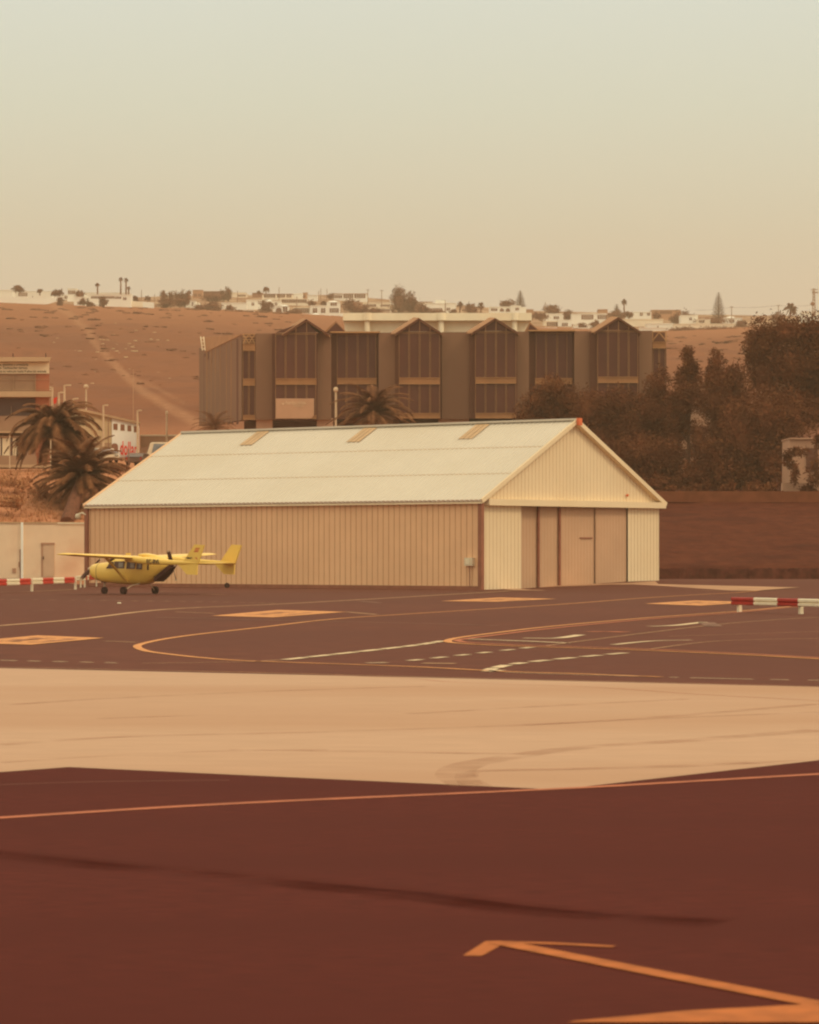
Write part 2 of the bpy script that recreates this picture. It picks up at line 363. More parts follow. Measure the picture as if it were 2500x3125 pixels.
conc = sheet('concrete_pad', [eL, G(0, 2040), G(1250, 2068), G(2500, 2098), tip, G(2500, 2322), G(1700, 2412), G(210, 2343), G(-900, 2425), Vector((-24.2, 6, 0)), Vector((-75, 6, 0))], M['conc'], .010)
def ribbon(name, pts, width, m, up=.014, parent=apron, dashes=None, wscale=None):
    """painted line through ground points given in photo pixels; width in metres; dashes=(on, off) metres"""
    pp = [G(*p) for p in pts]
    # smooth resample
    out_ = []
    for i in range(len(pp) - 1):
        p0, p1, p2, p3 = pp[max(i - 1, 0)], pp[i], pp[i + 1], pp[min(i + 2, len(pp) - 1)]
        k = 6 if len(pp) > 2 else 4
        for s in range(k):
            t = s / k
            out_.append(.5 * ((2 * p1) + (p2 - p0) * t + (2 * p0 - 5 * p1 + 4 * p2 - p3) * t * t + (3 * p1 - p0 - 3 * p2 + p3) * t ** 3) if len(pp) > 2 else p1.lerp(p2, t))
    out_.append(pp[-1]); q = MB(); L = 0; segs = []
    def emit(run):
        if len(run) < 2: return
        vs = []
        for i, p in enumerate(run):
            d = (run[min(i + 1, len(run) - 1)] - run[max(i - 1, 0)]); d.z = 0; d.normalize(); nn = Vector((-d.y, d.x, 0)) * width / 2
            for s in (nn, -nn): v = p + s; vs.append(Vector((v.x, v.y, apron_z(v.x, v.y) + .004 + up * .35 + .014 * sm(v.y, 150, 165))))
        q.add(vs, [(2 * i, 2 * i + 1, 2 * i + 3, 2 * i + 2) for i in range(len(run) - 1)])
    if not dashes: emit(out_)
    else:
        fine = []
        for a, b_ in zip(out_, out_[1:]):
            k = max(1, int((b_ - a).length / .25)); fine += [a.lerp(b_, i / k) for i in range(k)]
        run = []; L = 0
        for a, b_ in zip(fine, fine[1:]):
            L += (b_ - a).length
            if L % (dashes[0] + dashes[1]) < dashes[0]: run = run or [a]; run.append(b_)
            else: emit(run); run = []
        emit(run)
    return q.build(name, m, parent)
ribbon('pale_line', [(-120, 1920), (0, 1910), (250, 1889), (507, 1860), (869, 1843), (1250, 1822), (1467, 1810), (1560, 1804)], .30, M['pale'])
ribbon('yellow_guide_line', [(2337, 1801), (2003, 1823), (1706, 1845), (1250, 1874), (1014, 1890), (797, 1915), (616, 1935), (507, 1950), (440, 1964), (419, 1974), (446, 1987), (507, 1996), (616, 2008), (725, 2016), (906, 2023), (1250, 2035), (1540, 2050), (1757, 2057), (2018, 2067)], .19, M['yel'])
ribbon('thin_line', [(319, 1957), (418, 1961)], .14, M['pale'])
ribbon('thin_line', [(536, 1868), (652, 1872)], .2, M['pale'])
ribbon('thin_line', [(1058, 1868), (1150, 1876)], .2, M['pale'])
ribbon('worn_line', [(475, 1884), (700, 1890), (900, 1895), (1250, 1902), (1520, 1910)], .18, M['faint'])
ribbon('worn_line', [(1100, 1835), (1160, 1840)], .3, M['faint'])
ribbon('dashed_line', [(-60, 2014), (0, 2016), (406, 2025)], .14, M['white_l'], dashes=(.40, .26))
ribbon('dashed_line', [(0, 1830), (150, 1831), (420, 1834), (700, 1838), (850, 1842)], .3, M['pale'], dashes=(.32, .62))
ribbon('thin_line', [(200, 1807), (260, 1806), (330, 1806)], .25, M['faint'])
ribbon('thin_line', [(0, 1808), (100, 1806), (225, 1800)], .25, M['pale'])
ribbon('thin_line', [(610, 1815), (690, 1816)], .25, M['pale'])
ribbon('thin_line', [(480, 1806), (530, 1806)], .25, M['pale'])
ribbon('thin_line', [(100, 1864), (170, 1863)], .15, M['faint'])
ribbon('thin_line', [(435, 2025), (725, 2021), (855, 2015)], .08, M['pale'])
ribbon('dashed_line', [(870, 2014), (1250, 1972), (1359, 1955)], .24, M['white_l'], dashes=(1.5, .35))
for off in (0, 9):
    ribbon('red_guide_line', [(2560, 1840 + off * .3), (2438, 1849 + off * .3), (2250, 1866 + off * .4), (1975, 1886 + off * .5), (1685, 1912 + off * .7), (1489, 1935 + off * .75), (1400, 1947 + off * .7), (1368 + off * 3, 1955), (1380 + off * 4, 1962 - off * .2), (1467, 1968 - off * .5), (1612, 1974 - off * .4), (1902, 1983 - off * .45), (2264, 1999 - off * .4), (2500, 2012 - off * .4), (2600, 2017 - off * .4)], .20, M['pink'] if off else M['yel'], up=.018)
ribbon('white_line', [(1431, 1951), (1600, 1957), (1735, 1963)], .22, M['white_l'])
ribbon('white_line', [(1598, 1948), (1700, 1948), (1772, 1938)], .3, M['white_l'])
ribbon('white_line', [(1982, 1912), (2060, 1909), (2148, 1899)], .3, M['white_l'])
ribbon('white_line', [(1873, 1968), (1990, 1957), (2112, 1954)], .2, M['white_l'])
ribbon('dashed_line', [(1488, 2046), (1600, 2023), (1931, 1991)], .24, M['white_l'], dashes=(1.05, .55))
ribbon('white_line', [(1484, 2050), (1530, 2046)], .22, M['white_l'])
ribbon('thin_line', [(1975, 1983), (2192, 1957), (2500, 1949), (2600, 1948)], .07, M['pale'])
ribbon('dashed_line', [(1120, 2024), (1250, 2017), (1634, 1975)], .20, M['white_l'], dashes=(.85, .85))
ribbon('thin_line', [(1663, 1972), (1830, 1950), (2156, 1910), (2337, 1894), (2500, 1884), (2600, 1880)], .08, M['pale'])
ribbon('thin_line', [(2040, 1943), (2300, 1934), (2500, 1928)], .05, M['pale'])
ribbon('worn_mark', [(1290, 2025), (1390, 2026)], .35, M['pale'])
ribbon('red_spot', [(1795, 1929), (1850, 1928), (1913, 1930)], .45, M['pink'])
ribbon('worn_mark', [(2155, 1900), (2180, 1912)], .5, M['faint'])
ribbon('dashed_line', [(2043, 2068), (2300, 2074), (2600, 2079)], .10, M['white_l'], dashes=(.38, .26))
ribbon('thin_line', [(1540, 2053), (1757, 2060), (2018, 2067)], .05, M['white_l'])
ribbon('edge_line', [(-50, 2037), (300, 2043), (700, 2052), (1250, 2066), (2500, 2097)], .07, M['pale'], up=.018, parent=conc)
ribbon('red_line', [(600, 2049), (900, 2057), (1250, 2072), (1395, 2084), (1830, 2100), (2120, 2120), (2500, 2140), (2600, 2146)], .035, M['pink'], up=.016, parent=conc)
ribbon('red_guide_line', [(-60, 2503), (0, 2499), (700, 2456), (1666, 2412), (2100, 2388), (2500, 2365), (2600, 2360)], .155, M['pink'], up=.018, parent=near)
ribbon('thin_line', [(0, 2397), (280, 2388), (700, 2383)], .05, mat('worn_near_line', (.17, .06, .04), .9), up=.010, parent=near)
# tar joint across the near asphalt
jp = [(-60, 2603), (0, 2607), (300, 2640), (700, 2675), (1000, 2706), (1300, 2735), (1600, 2775), (1900, 2800), (2200, 2818)]
for dy, wd in ((-1, .16), (3, .34), (2, .56)):
    ribbon('tar_joint', [(x, y + dy * (1 + x / 2500)) for x, y in jp], wd, M['crack'], up=.0065 + wd * .006, parent=near)
for pts, wd in (([(900, 2700), (1300, 2742), (1700, 2792), (2160, 2816)], .35), ([(1090, 2738), (1230, 2753)], .12)):
    ribbon('tar_joint', pts, wd, M['crack'], up=.0120 + wd * .002, parent=near)
# stand number diamonds
def diamond(l_, t_, r_, b_):
    sheet('stand_marking', [G(*l_), G(*b_), G(*r_), G(*t_)], M['yel'], .022, apron)
    c = (G(*l_) + G(*r_)) / 2; c = (c + (G(*t_) + G(*b_)) / 2) / 2; ud = (G(*t_) - G(*l_)); rd = (G(*b_) - G(*l_)); rd.z = ud.z = 0
    q = MB()
    L1, L2 = rd.length, ud.length; rd.normalize(); ud.normalize()
    for i in range(3):                        # worn brown digits
        o = c + rd * (i - 1) * L1 * .24
        for k in range(3):
            a = o + ud * (k - 1) * L2 * .22
            q.add([a - rd * L1 * .07 - ud * .12, a + rd * L1 * .07 - ud * .12, a + rd * L1 * .07 + ud * .12, a - rd * L1 * .07 + ud * .12], [(0, 1, 2, 3)])
        a = o - rd * L1 * .07 * (1 if i % 2 else -1)
        q.add([a - ud * L2 * .22, a - ud * L2 * .22 + rd * .18, a + ud * L2 * .22 + rd * .18, a + ud * L2 * .22], [(0, 1, 2, 3)])
    for v in q.v: v.z = apron_z(v.x, v.y) + .016 + .014 * sm(v.y, 150, 165)
    q.build('stand_number', M['digit'], apron)
diamond((-130, 1962), (116, 1940), (319, 1948), (94, 1969))
diamond((645, 1880), (848, 1862), (1058, 1868), (833, 1885))
diamond((1344, 1835), (1525, 1824), (1699, 1828), (1518, 1837))
diamond((1967, 1843), (2120, 1833), (2300, 1838), (2141, 1849))
# near orange arrow
def poly(pts, m, up, parent, name): return sheet(name, [G(*p) for p in pts], m, up, parent)
poly([(1413, 2921), (1470, 2922), (1540, 2884), (1530, 2876), (1482, 2877)], M['yel_near'], .014, near, 'arrow_marking')
ribbon('arrow_marking', [(1525, 2880), (1700, 2885), (1874, 2894)], .075, M['yel_near'], up=.018, parent=near)
ribbon('arrow_marking', [(1525, 2881), (2000, 2975), (2490, 3070)], .15, M['yel_near'], up=.022, parent=near)
poly([(1730, 3128), (1753, 3124), (2100, 3092), (2500, 3071), (2600, 3067), (2700, 3128)], M['yel_near'], .026, near, 'broad_marking')
# tyre marks on the concrete: rubber smear, thin and broken
tm_ = bpy.data.materials.new('rubber_smear'); tm_.use_nodes = True; n, l = tm_.node_tree.nodes, tm_.node_tree.links
b = n['Principled BSDF']; b.inputs['Base Color'].default_value = (.42, .20, .10, 1); b.inputs['Roughness'].default_value = .9
tcn = n.new('ShaderNodeTexCoord'); nz = n.new('ShaderNodeTexNoise'); nz.inputs['Scale'].default_value = 1.3; l.new(tcn.outputs['Object'], nz.inputs[0])
mr = n.new('ShaderNodeMapRange'); mr.inputs[1].default_value = .3; mr.inputs[2].default_value = .7; mr.inputs[3].default_value = .0; mr.inputs[4].default_value = .33; l.new(nz.outputs[0], mr.inputs[0]); l.new(mr.outputs[0], b.inputs['Alpha'])
for pts, wd in (([(1440, 2402), (1400, 2380), (1390, 2360), (1420, 2340), (1500, 2322), (1760, 2285), (2100, 2262), (2500, 2230)], .38), ([(1440, 2398), (1425, 2372), (1480, 2355), (1900, 2345), (2300, 2330)], .22),
                ([(1430, 2356), (1700, 2352), (2100, 2342), (2450, 2322)], .12), ([(0, 2155), (300, 2135), (800, 2112), (1300, 2096)], .22), ([(0, 2275), (400, 2250), (1000, 2235), (1800, 2205), (2500, 2150)], .25),
                ([(700, 2290), (1100, 2296), (1600, 2304)], .2), ([(1250, 2180), (1700, 2155), (2100, 2135)], .2), ([(0, 2330), (500, 2300), (1000, 2290)], .15), ([(1600, 2215), (2000, 2195), (2500, 2175)], .2), ([(300, 2195), (600, 2185)], .2)):
    ribbon('tyre_mark', pts, wd, tm_, up=.0145 + rnd.random() * .002, parent=conc)
# concrete ramp wedge before the hangar doors
sheet('hangar_ramp', [G(1570, 1803), G(2310, 1804), G(2440, 1794), G(2010, 1784), G(2000, 1775), G(1925, 1780), G(1600, 1789), G(1500, 1796)], M['conc_far'], .03)
tag(MB().ball(G(364, 1843) + Vector((0, 0, .03)), (.09, .06, .04), 8, 5).build('litter', M['whitep']), 'small white scrap of litter on the asphalt below the yellow aeroplane', 'litter')

# ------------------------------------------------------------------ hangar
C0 = Vector((4.01, 184.0, 0)); CL = Vector((-20.04, 203.9, 0)); s_ = (CL - C0); LEN = s_.length; s_.normalize()
f_ = Vector((-s_.y, s_.x, 0)); f_ = -f_ if f_.x < 0 else f_
WID = 17.3; EZ = 5.12; RZ = 9.72; UP = Vector((0, 0, 1))
hg = thing('hangar', 'long tan sheet metal hangar with a cream gabled roof beside the yellow aeroplane', 'hangar', C0)
def ribwall(o, d, n_out, length, ztop, pitch, groove, depth, zb=-.05, phase=0.0):
    """sheet wall with vertical V seams; ztop(t) gives the top"""
    q = MB(); t = phase
    prof = [(0, 0)]
    while t < length:
        for dt, dd in ((-groove / 2, 0), (0, -depth), (groove / 2, 0)):
            if 0 < t + dt < length: prof.append((t + dt, dd))
        t += pitch
    prof.append((length, 0)); vs = []
    for (tt, dd) in prof:
        p = o + d * tt + n_out * dd; vs += [p + UP * zb, p + UP * ztop(tt)]
    k = len(prof)
    for i in range(k - 1):
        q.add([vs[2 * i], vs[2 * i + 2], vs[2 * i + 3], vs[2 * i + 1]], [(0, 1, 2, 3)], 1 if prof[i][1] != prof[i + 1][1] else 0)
    return q
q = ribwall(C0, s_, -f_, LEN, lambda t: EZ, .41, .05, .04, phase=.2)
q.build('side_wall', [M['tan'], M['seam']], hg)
gb = C0 + f_ * 0; fdep = -s_
def ramp_b(t): p = C0 + f_ * t; return apron_z(p.x, p.y)
# front: left panel, doors, right panel, gable above
PL, PR = 3.70, 14.08
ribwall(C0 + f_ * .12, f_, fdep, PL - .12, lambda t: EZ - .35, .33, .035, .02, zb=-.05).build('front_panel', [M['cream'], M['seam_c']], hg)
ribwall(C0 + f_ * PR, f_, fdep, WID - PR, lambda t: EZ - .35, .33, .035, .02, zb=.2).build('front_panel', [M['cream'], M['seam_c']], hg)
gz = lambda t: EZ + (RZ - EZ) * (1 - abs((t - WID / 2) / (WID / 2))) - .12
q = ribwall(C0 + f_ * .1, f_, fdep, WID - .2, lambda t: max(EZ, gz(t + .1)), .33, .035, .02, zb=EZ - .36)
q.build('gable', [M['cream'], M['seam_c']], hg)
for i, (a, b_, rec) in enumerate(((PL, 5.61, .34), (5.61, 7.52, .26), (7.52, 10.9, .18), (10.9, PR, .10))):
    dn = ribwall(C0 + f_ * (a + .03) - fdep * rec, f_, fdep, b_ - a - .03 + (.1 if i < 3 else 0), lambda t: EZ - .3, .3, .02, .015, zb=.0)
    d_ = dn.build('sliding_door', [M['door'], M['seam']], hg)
    e = MB().box(C0 + f_ * (a + .03) - fdep * (rec - .02) + UP * 2.5, (.14, .12, 4.75), math.atan2(f_.y, f_.x))
    if i < 3: e.build('door_edge', M['groove'], d_)
    if i == 2: MB().box(C0 + f_ * (a + 2.6) - fdep * (rec - .04) + UP * 2.95, (1.2, .05, .07), math.atan2(f_.y, f_.x)).build('handle', M['groove'], d_)
    if i == 3:
        MB().box(C0 + f_ * (a + .1) - fdep * (rec - .02) + UP * 2.4, (.03, .03, 4.4), math.atan2(f_.y, f_.x)).build('door_seam', M['door'], d_)
bk = MB().slab([C0 + f_ * PL - fdep * .5, C0 + f_ * PR - fdep * .5, C0 + f_ * PR - fdep * .5 + UP * 5, C0 + f_ * PL - fdep * .5 + UP * 5], -fdep * .05)
bk.build('door_backing', M['groove'], hg)
fr = math.atan2(f_.y, f_.x); srz = math.atan2(s_.y, s_.x)
# door rail beam
MB().box(C0 + f_ * (WID / 2 + .25) + fdep * .19 + UP * (EZ - .19), (WID - .1, .36, .36), fr).build('door_rail', M['cream'], hg)
# trims
MB().box(C0 - f_ * .03 + fdep * .03 + UP * 2.45, (.26, .26, 5.0), fr).build('corner_trim', M['groove'], hg)
MB().box(CL - f_ * .03 + UP * 2.5, (.22, .28, 5.1), fr).build('corner_trim', M['groove'], hg)
MB().box(C0 + s_ * LEN / 2 - f_ * .03 + UP * .06, (LEN, .12, .30), srz).build('base_trim', M['groove'], hg)
# back and far walls so that the building is closed
MB().slab([C0 + f_ * WID, CL + f_ * WID, CL + f_ * WID + UP * EZ, C0 + f_ * WID + UP * EZ], -f_ * .1).build('back_wall', M['tan'], hg)
MB().slab([CL, CL + f_ * WID, CL + f_ * WID + UP * EZ, CL + f_ * WID / 2 + UP * (RZ - .12), CL + UP * EZ], -s_ * .1).build('rear_wall', M['tan'], hg)
# roof: corrugated sheets
def roofside(sgn):
    q = MB(); ovs = .28; t = -.30; ridge0 = C0 + f_ * (WID / 2); rows = 3
    sl = (RZ - EZ) / (WID / 2); pitch = .34; k = 0; prof = []
    while t < LEN + .05:
        prof += [(t, 0), (t + .24, 0), (t + .265, .045), (t + .315, .045)]; t += pitch
    prof.append((LEN + .05, 0))
    for r_ in range(rows):
        a0, a1 = r_ / rows, (r_ + 1) / rows
        vs = []
        for (tt, h) in prof:
            for a in (a0, a1):
                dist = a * (WID / 2 + ovs)
                if sgn < 0: p = ridge0 - f_ * dist
                else: p = ridge0 + f_ * dist
                z = RZ - dist * sl + h + (.035 if a == a1 and a1 < 1 else 0) * 0 + (rows - r_) * .018
                vs.append(p + s_ * tt + UP * z)
        for i in range(len(prof) - 1):
            q.add([vs[2 * i], vs[2 * i + 1], vs[2 * i + 3], vs[2 * i + 2]], [(0, 1, 2, 3)])
        e = len(prof) - 1
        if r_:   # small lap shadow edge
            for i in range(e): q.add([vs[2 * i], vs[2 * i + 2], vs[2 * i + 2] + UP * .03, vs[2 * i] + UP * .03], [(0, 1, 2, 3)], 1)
    q.build('roof', [M['roofw'], M['sky_l']], hg)
    u = MB().slab([ridge0 + (f_ * sgn) * 0 - s_ * .3 + UP * (RZ - .14), ridge0 + s_ * (LEN + .03) + UP * (RZ - .14),
                   ridge0 + f_ * sgn * (WID / 2 + .28) + s_ * (LEN + .03) + UP * (EZ - .28), ridge0 + f_ * sgn * (WID / 2 + .28) - s_ * .3 + UP * (EZ - .28)], UP * .08)
    u.build('roof_lining', M['cream'], hg)
    for t0 in (-.30, LEN + .07):
        MB().beam(ridge0 + s_ * t0 + UP * (RZ + .03), ridge0 + s_ * t0 + f_ * sgn * (WID / 2 + .30) + UP * (EZ - .14), .1, .25 if t0 < 0 else .2).build('verge_trim', M['cream'] if t0 < 0 else M['tan'], hg)
roofside(-1); roofside(1)
ridge0 = C0 + f_ * (WID / 2)
MB().beam(ridge0 - s_ * .3 + UP * (RZ + .12), ridge0 + s_ * (LEN + .05) + UP * (RZ + .10), .42, .12).build('ridge_cap', M['roofw'], hg)
MB().box(ridge0 - s_ * .46 + UP * (RZ - .02), (.36, .14, .42), fr).build('ridge_end_cap', M['orange'], hg)
MB().beam(C0 - f_ * .16 - s_ * .3 + UP * (EZ - .12), CL - f_ * .16 + s_ * .2 + UP * (EZ - .12), .14, .13).build('eave_trim', M['groove'], hg)
def roofpt(t, d, h): sl = (RZ - EZ) / (WID / 2); return ridge0 + s_ * t - f_ * d + UP * (RZ - d * sl + .05 + h)
for t0 in (23.55, 14.75, 6.0):
    q = MB()
    for k in range(3):
        a = t0 + k * .36
        q.slab([roofpt(a, .25, .06), roofpt(a + .30, .25, .06), roofpt(a + .30, 1.92, .06), roofpt(a, 1.92, .06)], UP * .02)
    q.build('roof_light', M['sky_l'], hg)
mb_ = C0 + s_ * .72 - f_ * .12 + UP * 1.58
bx = MB().box(mb_, (.58, .24, .46), srz).build('meter_box', M['boxw'], hg)
MB().box(mb_ - f_ * .13 + UP * 0.02 + s_ * .05, (.3, .02, .3), srz).build('box_door', M['whitep'], bx)
MB().beam(mb_ - UP * .25 + s_ * 0 , mb_ - UP * 1.4 , .05).build('conduit', M['groove'], bx)
lp = CL + UP * 4.45 - f_ * .1
MB().tube([lp, lp + s_ * .35 + UP * .12, lp + s_ * .62 + UP * .05], .06, 6).build('lamp_bracket', M['whitep'], hg)
MB().ball(lp + s_ * .72 - UP * .1, (.19, .19, .2), 10, 6).build('yard_lamp', M['boxw'], hg)
MB().ball(C0 + f_ * 13.9 + fdep * .1 + UP * 5.5, (.09, .09, .09), 8, 5).build('gable_lamp', M['orange'], hg)

# ------------------------------------------------------------------ yellow twin-boom aeroplane
ac = Vector(((426 - CX) * 165.6 / F, 165.6, 0)); th = R(36)
# local axes: x forward, y left
pl = thing('light_aeroplane', 'yellow twin boom propeller aeroplane parked before the tan hangar wall', 'aeroplane', ac, math.pi - th)
A = WM[pl]
def L3(x, y, z): return A @ Vector((x, y, z))
class LB(MB):
    def build(s, name, mats, parent=None, smooth=False, kind=None):
        s.v = [A @ v for v in s.v]; return MB.build(s, name, mats, parent, smooth)
def ring(X, zb, zt, hw, n=20, pw=2.6):
    r = []; zc = (zb + zt) / 2; hh = (zt - zb) / 2
    for k in range(n):
        a = 2 * math.pi * k / n; c, s = math.cos(a), math.sin(a)
        r.append(Vector((X, hw * math.copysign(abs(c) ** (2 / pw), c), zc + hh * math.copysign(abs(s) ** (2 / pw), s))))
    return r
st = [(3.18, 1.16, 1.36, .12), (3.12, 1.02, 1.44, .26), (3.0, .84, 1.50, .38), (2.7, .68, 1.56, .47), (2.3, .60, 1.60, .53), (1.9, .56, 1.63, .57), (1.72, .54, 1.66, .58), (1.45, .52, 1.80, .58), (1.2, .50, 1.87, .58), (.8, .48, 1.90, .59),
      (.2, .47, 1.92, .59), (-.3, .48, 1.95, .58), (-.7, .53, 1.97, .55), (-1.05, .68, 1.97, .52), (-1.35, .88, 1.93, .46), (-1.70, 1.12, 1.82, .38), (-2.05, 1.38, 1.66, .24)]
LB().loft([ring(*s) for s in st]).build('fuselage', M['yplane'], pl, True)

# panel seams
q = LB().loft([ring(2.50, .632, 1.583, .505), ring(2.47, .628, 1.586, .509)], caps=False); q.build('cowling_seam', M['darkm'], pl)
# rear dark intake under the rear cowling
q = LB()
for s in (1, -1):
    pass
prof = [(-1.12, .70, .22), (-1.30, .64, .36), (-1.60, .84, .36), (-1.95, 1.10, .30), (-2.30, 1.38, .12)]
rings = [[Vector((x, -hw, z)), Vector((x, hw, z)), Vector((x - .04, hw + .03, z + .25)), Vector((x - .04, -hw - .03, z + .25))] for x, z, hw in prof]
q.loft(rings); q.build('rear_cowling_intake', M['darkm'], pl)
q = LB().box((-1.02, .535, 1.36), (.09, .04, .26), 0); q.build('cooling_slot', M['darkm'], pl)
# top air scoop
q = LB().loft([ring(-.15, 1.86, 2.05, .30, 14), ring(-.5, 1.86, 2.07, .30, 14), ring(-1.2, 1.80, 1.97, .26, 14), ring(-1.8, 1.62, 1.72, .12, 14)]); q.build('air_scoop', M['yplane'], pl, True)
# windows on both sides, slightly proud
wins = [(1.72, 1.26, 1.64, 1.30, 1), (1.20, .52, 1.66, 1.30, 0), (.36, -.20, 1.64, 1.28, 0), (-.30, -.66, 1.60, 1.26, 0)]
for sgn in (1, -1):
    for (xa, xb, zt, zb, tri) in wins:
        y0 = sgn * .605
        pts = [(xa, y0, zb), (xb, y0, zb), (xb, y0 * .96, zt), (xa - (.28 if tri else .03), y0 * .96, zt)]
        wobj = LB().slab([Vector(p) for p in pts], Vector((0, -sgn * .05, 0))); wobj = wobj.build('window', M['glass'], pl)
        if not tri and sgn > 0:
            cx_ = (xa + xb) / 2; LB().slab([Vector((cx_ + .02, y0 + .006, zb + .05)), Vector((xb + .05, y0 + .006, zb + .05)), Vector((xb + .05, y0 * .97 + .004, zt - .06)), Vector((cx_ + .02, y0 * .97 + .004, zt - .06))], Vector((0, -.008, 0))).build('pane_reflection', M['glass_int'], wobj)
q = LB().slab([Vector((1.80, .42, 1.655)), Vector((1.80, -.42, 1.655)), Vector((1.44, -.42, 1.85)), Vector((1.44, .42, 1.85))], Vector((-.03, 0, -.03))); q.build('windscreen', M['glass'], pl)
# wings
def airfoil(c0, chord, thick, y, z):
    pts = []
    for t in (0, .03, .1, .25, .45, .7, 1.0):
        pts.append(Vector((c0 - chord * t, y, z + thick * (0 if t == 0 else (2.0 * math.sqrt(t) * (1 - t) ** .9 + .02)))))
    for t in (1.0, .7, .4, .15, .03):
        pts.append(Vector((c0 - chord * t, y, z - thick * .28 * (1 if t < 1 else .1))))
    return pts
for sgn, nm in ((1, 'wing'), (-1, 'wing')):
    secs = [(.62, 1.55, .17, .0, 1.80), (.60, 1.54, .17, .6, 1.81), (.58, 1.50, .165, 2.6, 1.88), (.52, 1.22, .12, 4.6, 1.96), (.46, 1.0, .09, 5.5, 2.01), (.38, .75, .04, 5.78, 2.0)]
    q = LB().loft([airfoil(c, ch, tk, sgn * y, z) for c, ch, tk, y, z in secs])
    w_ = q.build('wing', M['yplane'], pl, True)
    q = LB().beam((.35, sgn * .56, .62), (.22, sgn * 2.3, 1.83), .14, .06); q.build('wing_strut', M['yplane'], pl)
    # boom
    bm = [(-.4, 1.62, 1.90, .14), (-.95, 1.57, 1.92, .15), (-1.8, 1.50, 1.84, .135), (-3.2, 1.48, 1.74, .10), (-4.3, 1.50, 1.68, .075), (-5.05, 1.52, 1.64, .045)]
    q = LB().loft([[v + Vector((0, sgn * 1.45, 0)) for v in ring(a, zb, zt, hw, 12, 2.3)] for a, zb, zt, hw in bm]); bo = q.build('tail_boom', M['yplane'], pl, True)
    # fin
    y0 = sgn * 1.45
    fin = [(-3.75, 1.52), (-4.34, 1.02), (-4.98, 1.0), (-5.02, 1.5), (-5.14, 1.75), (-5.46, 2.47), (-4.84, 2.50), (-4.15, 1.70)]
    q = LB().slab([Vector((x, y0 - .035, z)) for x, z in fin], Vector((0, .07, 0))); fn = q.build('tail_fin', M['yplane'], pl)
    rd_ = [(-4.78, 1.62), (-5.12, 1.70), (-5.43, 2.44), (-5.15, 2.45)]
    q = LB().slab([Vector((x, y0 - .042, z)) for x, z in rd_], Vector((0, .084, 0))); q.build('rudder', M['yplane'], fn)
    if sgn > 0:
        yy = y0 + .04
        for (z0, dz, xo, mm) in ((2.28, .045, .05, 'red'), (2.20, .05, .0, 'orange'), (2.13, .045, -.05, 'red')):
            x0 = -4.85 - xo * .9 + .0
            LB().slab([Vector((x0, yy, z0)), Vector((x0 - .28, yy, z0)), Vector((x0 - .30, yy, z0 + dz)), Vector((x0 - .02, yy, z0 + dz))], Vector((0, .006, 0))).build('flag_emblem', M[mm], fn)
        xd = A.to_3x3() @ Vector((-1, 0, 0))
        text('lettering', 'eliance', .135, L3(-4.33, yy + .004, 1.80), xd, (0, 0, 1), M['black'], fn, 1.0, .004)
        LB().slab([Vector((-4.88, yy, 1.86)), Vector((-4.98, yy, 1.78)), Vector((-5.06, yy, 1.76)), Vector((-4.97, yy, 1.86))], Vector((0, .006, 0))).build('wing_emblem', M['red'], fn)
        text('registration', 'EC-BVL', .28, L3(-1.82, y0 + .142, 1.575), A.to_3x3() @ Vector((-1, -.018, -.03)), (0, 0, 1), M['black'], bo, .95, .003, ext=.012)
q = LB().loft([airfoil(-4.30, .78, .035, y, 1.57) for y in (-1.5, 1.5)]); hs = q.build('tailplane', M['yplane'], pl, True)
# propellers
def prop(X, z, dy, dz, nm, tws=1):
    ln = math.hypot(dy, dz); ux, uz = dy / ln, dz / ln
    q = LB()
    for s in (1, -1):
        rings = []
        for t, w_, tw in ((.08, .09, 60), (.3, .19, 45), (.55, .21, 34), (.8, .20, 28), (.95, .16, 24), (1.0, .06, 24)):
            c = Vector((X, s * ux * ln / 2 * t, z + s * uz * ln / 2 * t)); a = R(tw)
            tangent = Vector((0, -uz, ux)) * s * math.cos(a) - Vector((tws, 0, 0)) * math.sin(a); nn = Vector((0, -uz, ux)) * s * math.sin(a) * tws + Vector((1, 0, 0)) * math.cos(a)
            rings.append([c - tangent * w_ / 2, c - nn * .012, c + tangent * w_ / 2, c + nn * .012])
        q.loft(rings)
    p_ = q.build(nm, [M['darkm']], pl)
    sg = 1 if X > 0 else -1
    LB().loft([[Vector((X + sg * a, r * math.cos(2 * math.pi * k / 12), z + r * math.sin(2 * math.pi * k / 12))) for k in range(12)] for a, r in ((-.08, .13), (.02, .12), (.12, .08), (.2, .02))]).build('spinner', M['metal'], p_, True)
    for s in (1, -1):
        LB().box((X, s * ux * ln / 2 * .97, z + s * uz * ln / 2 * .97), (.05, .12, .08), 0).build('blade_tip', M['metal'], p_)
prop(3.28, 1.26, -1.50, 1.02, 'propeller', -1)
prop(-2.16, 1.45, .62, 1.50, 'propeller')
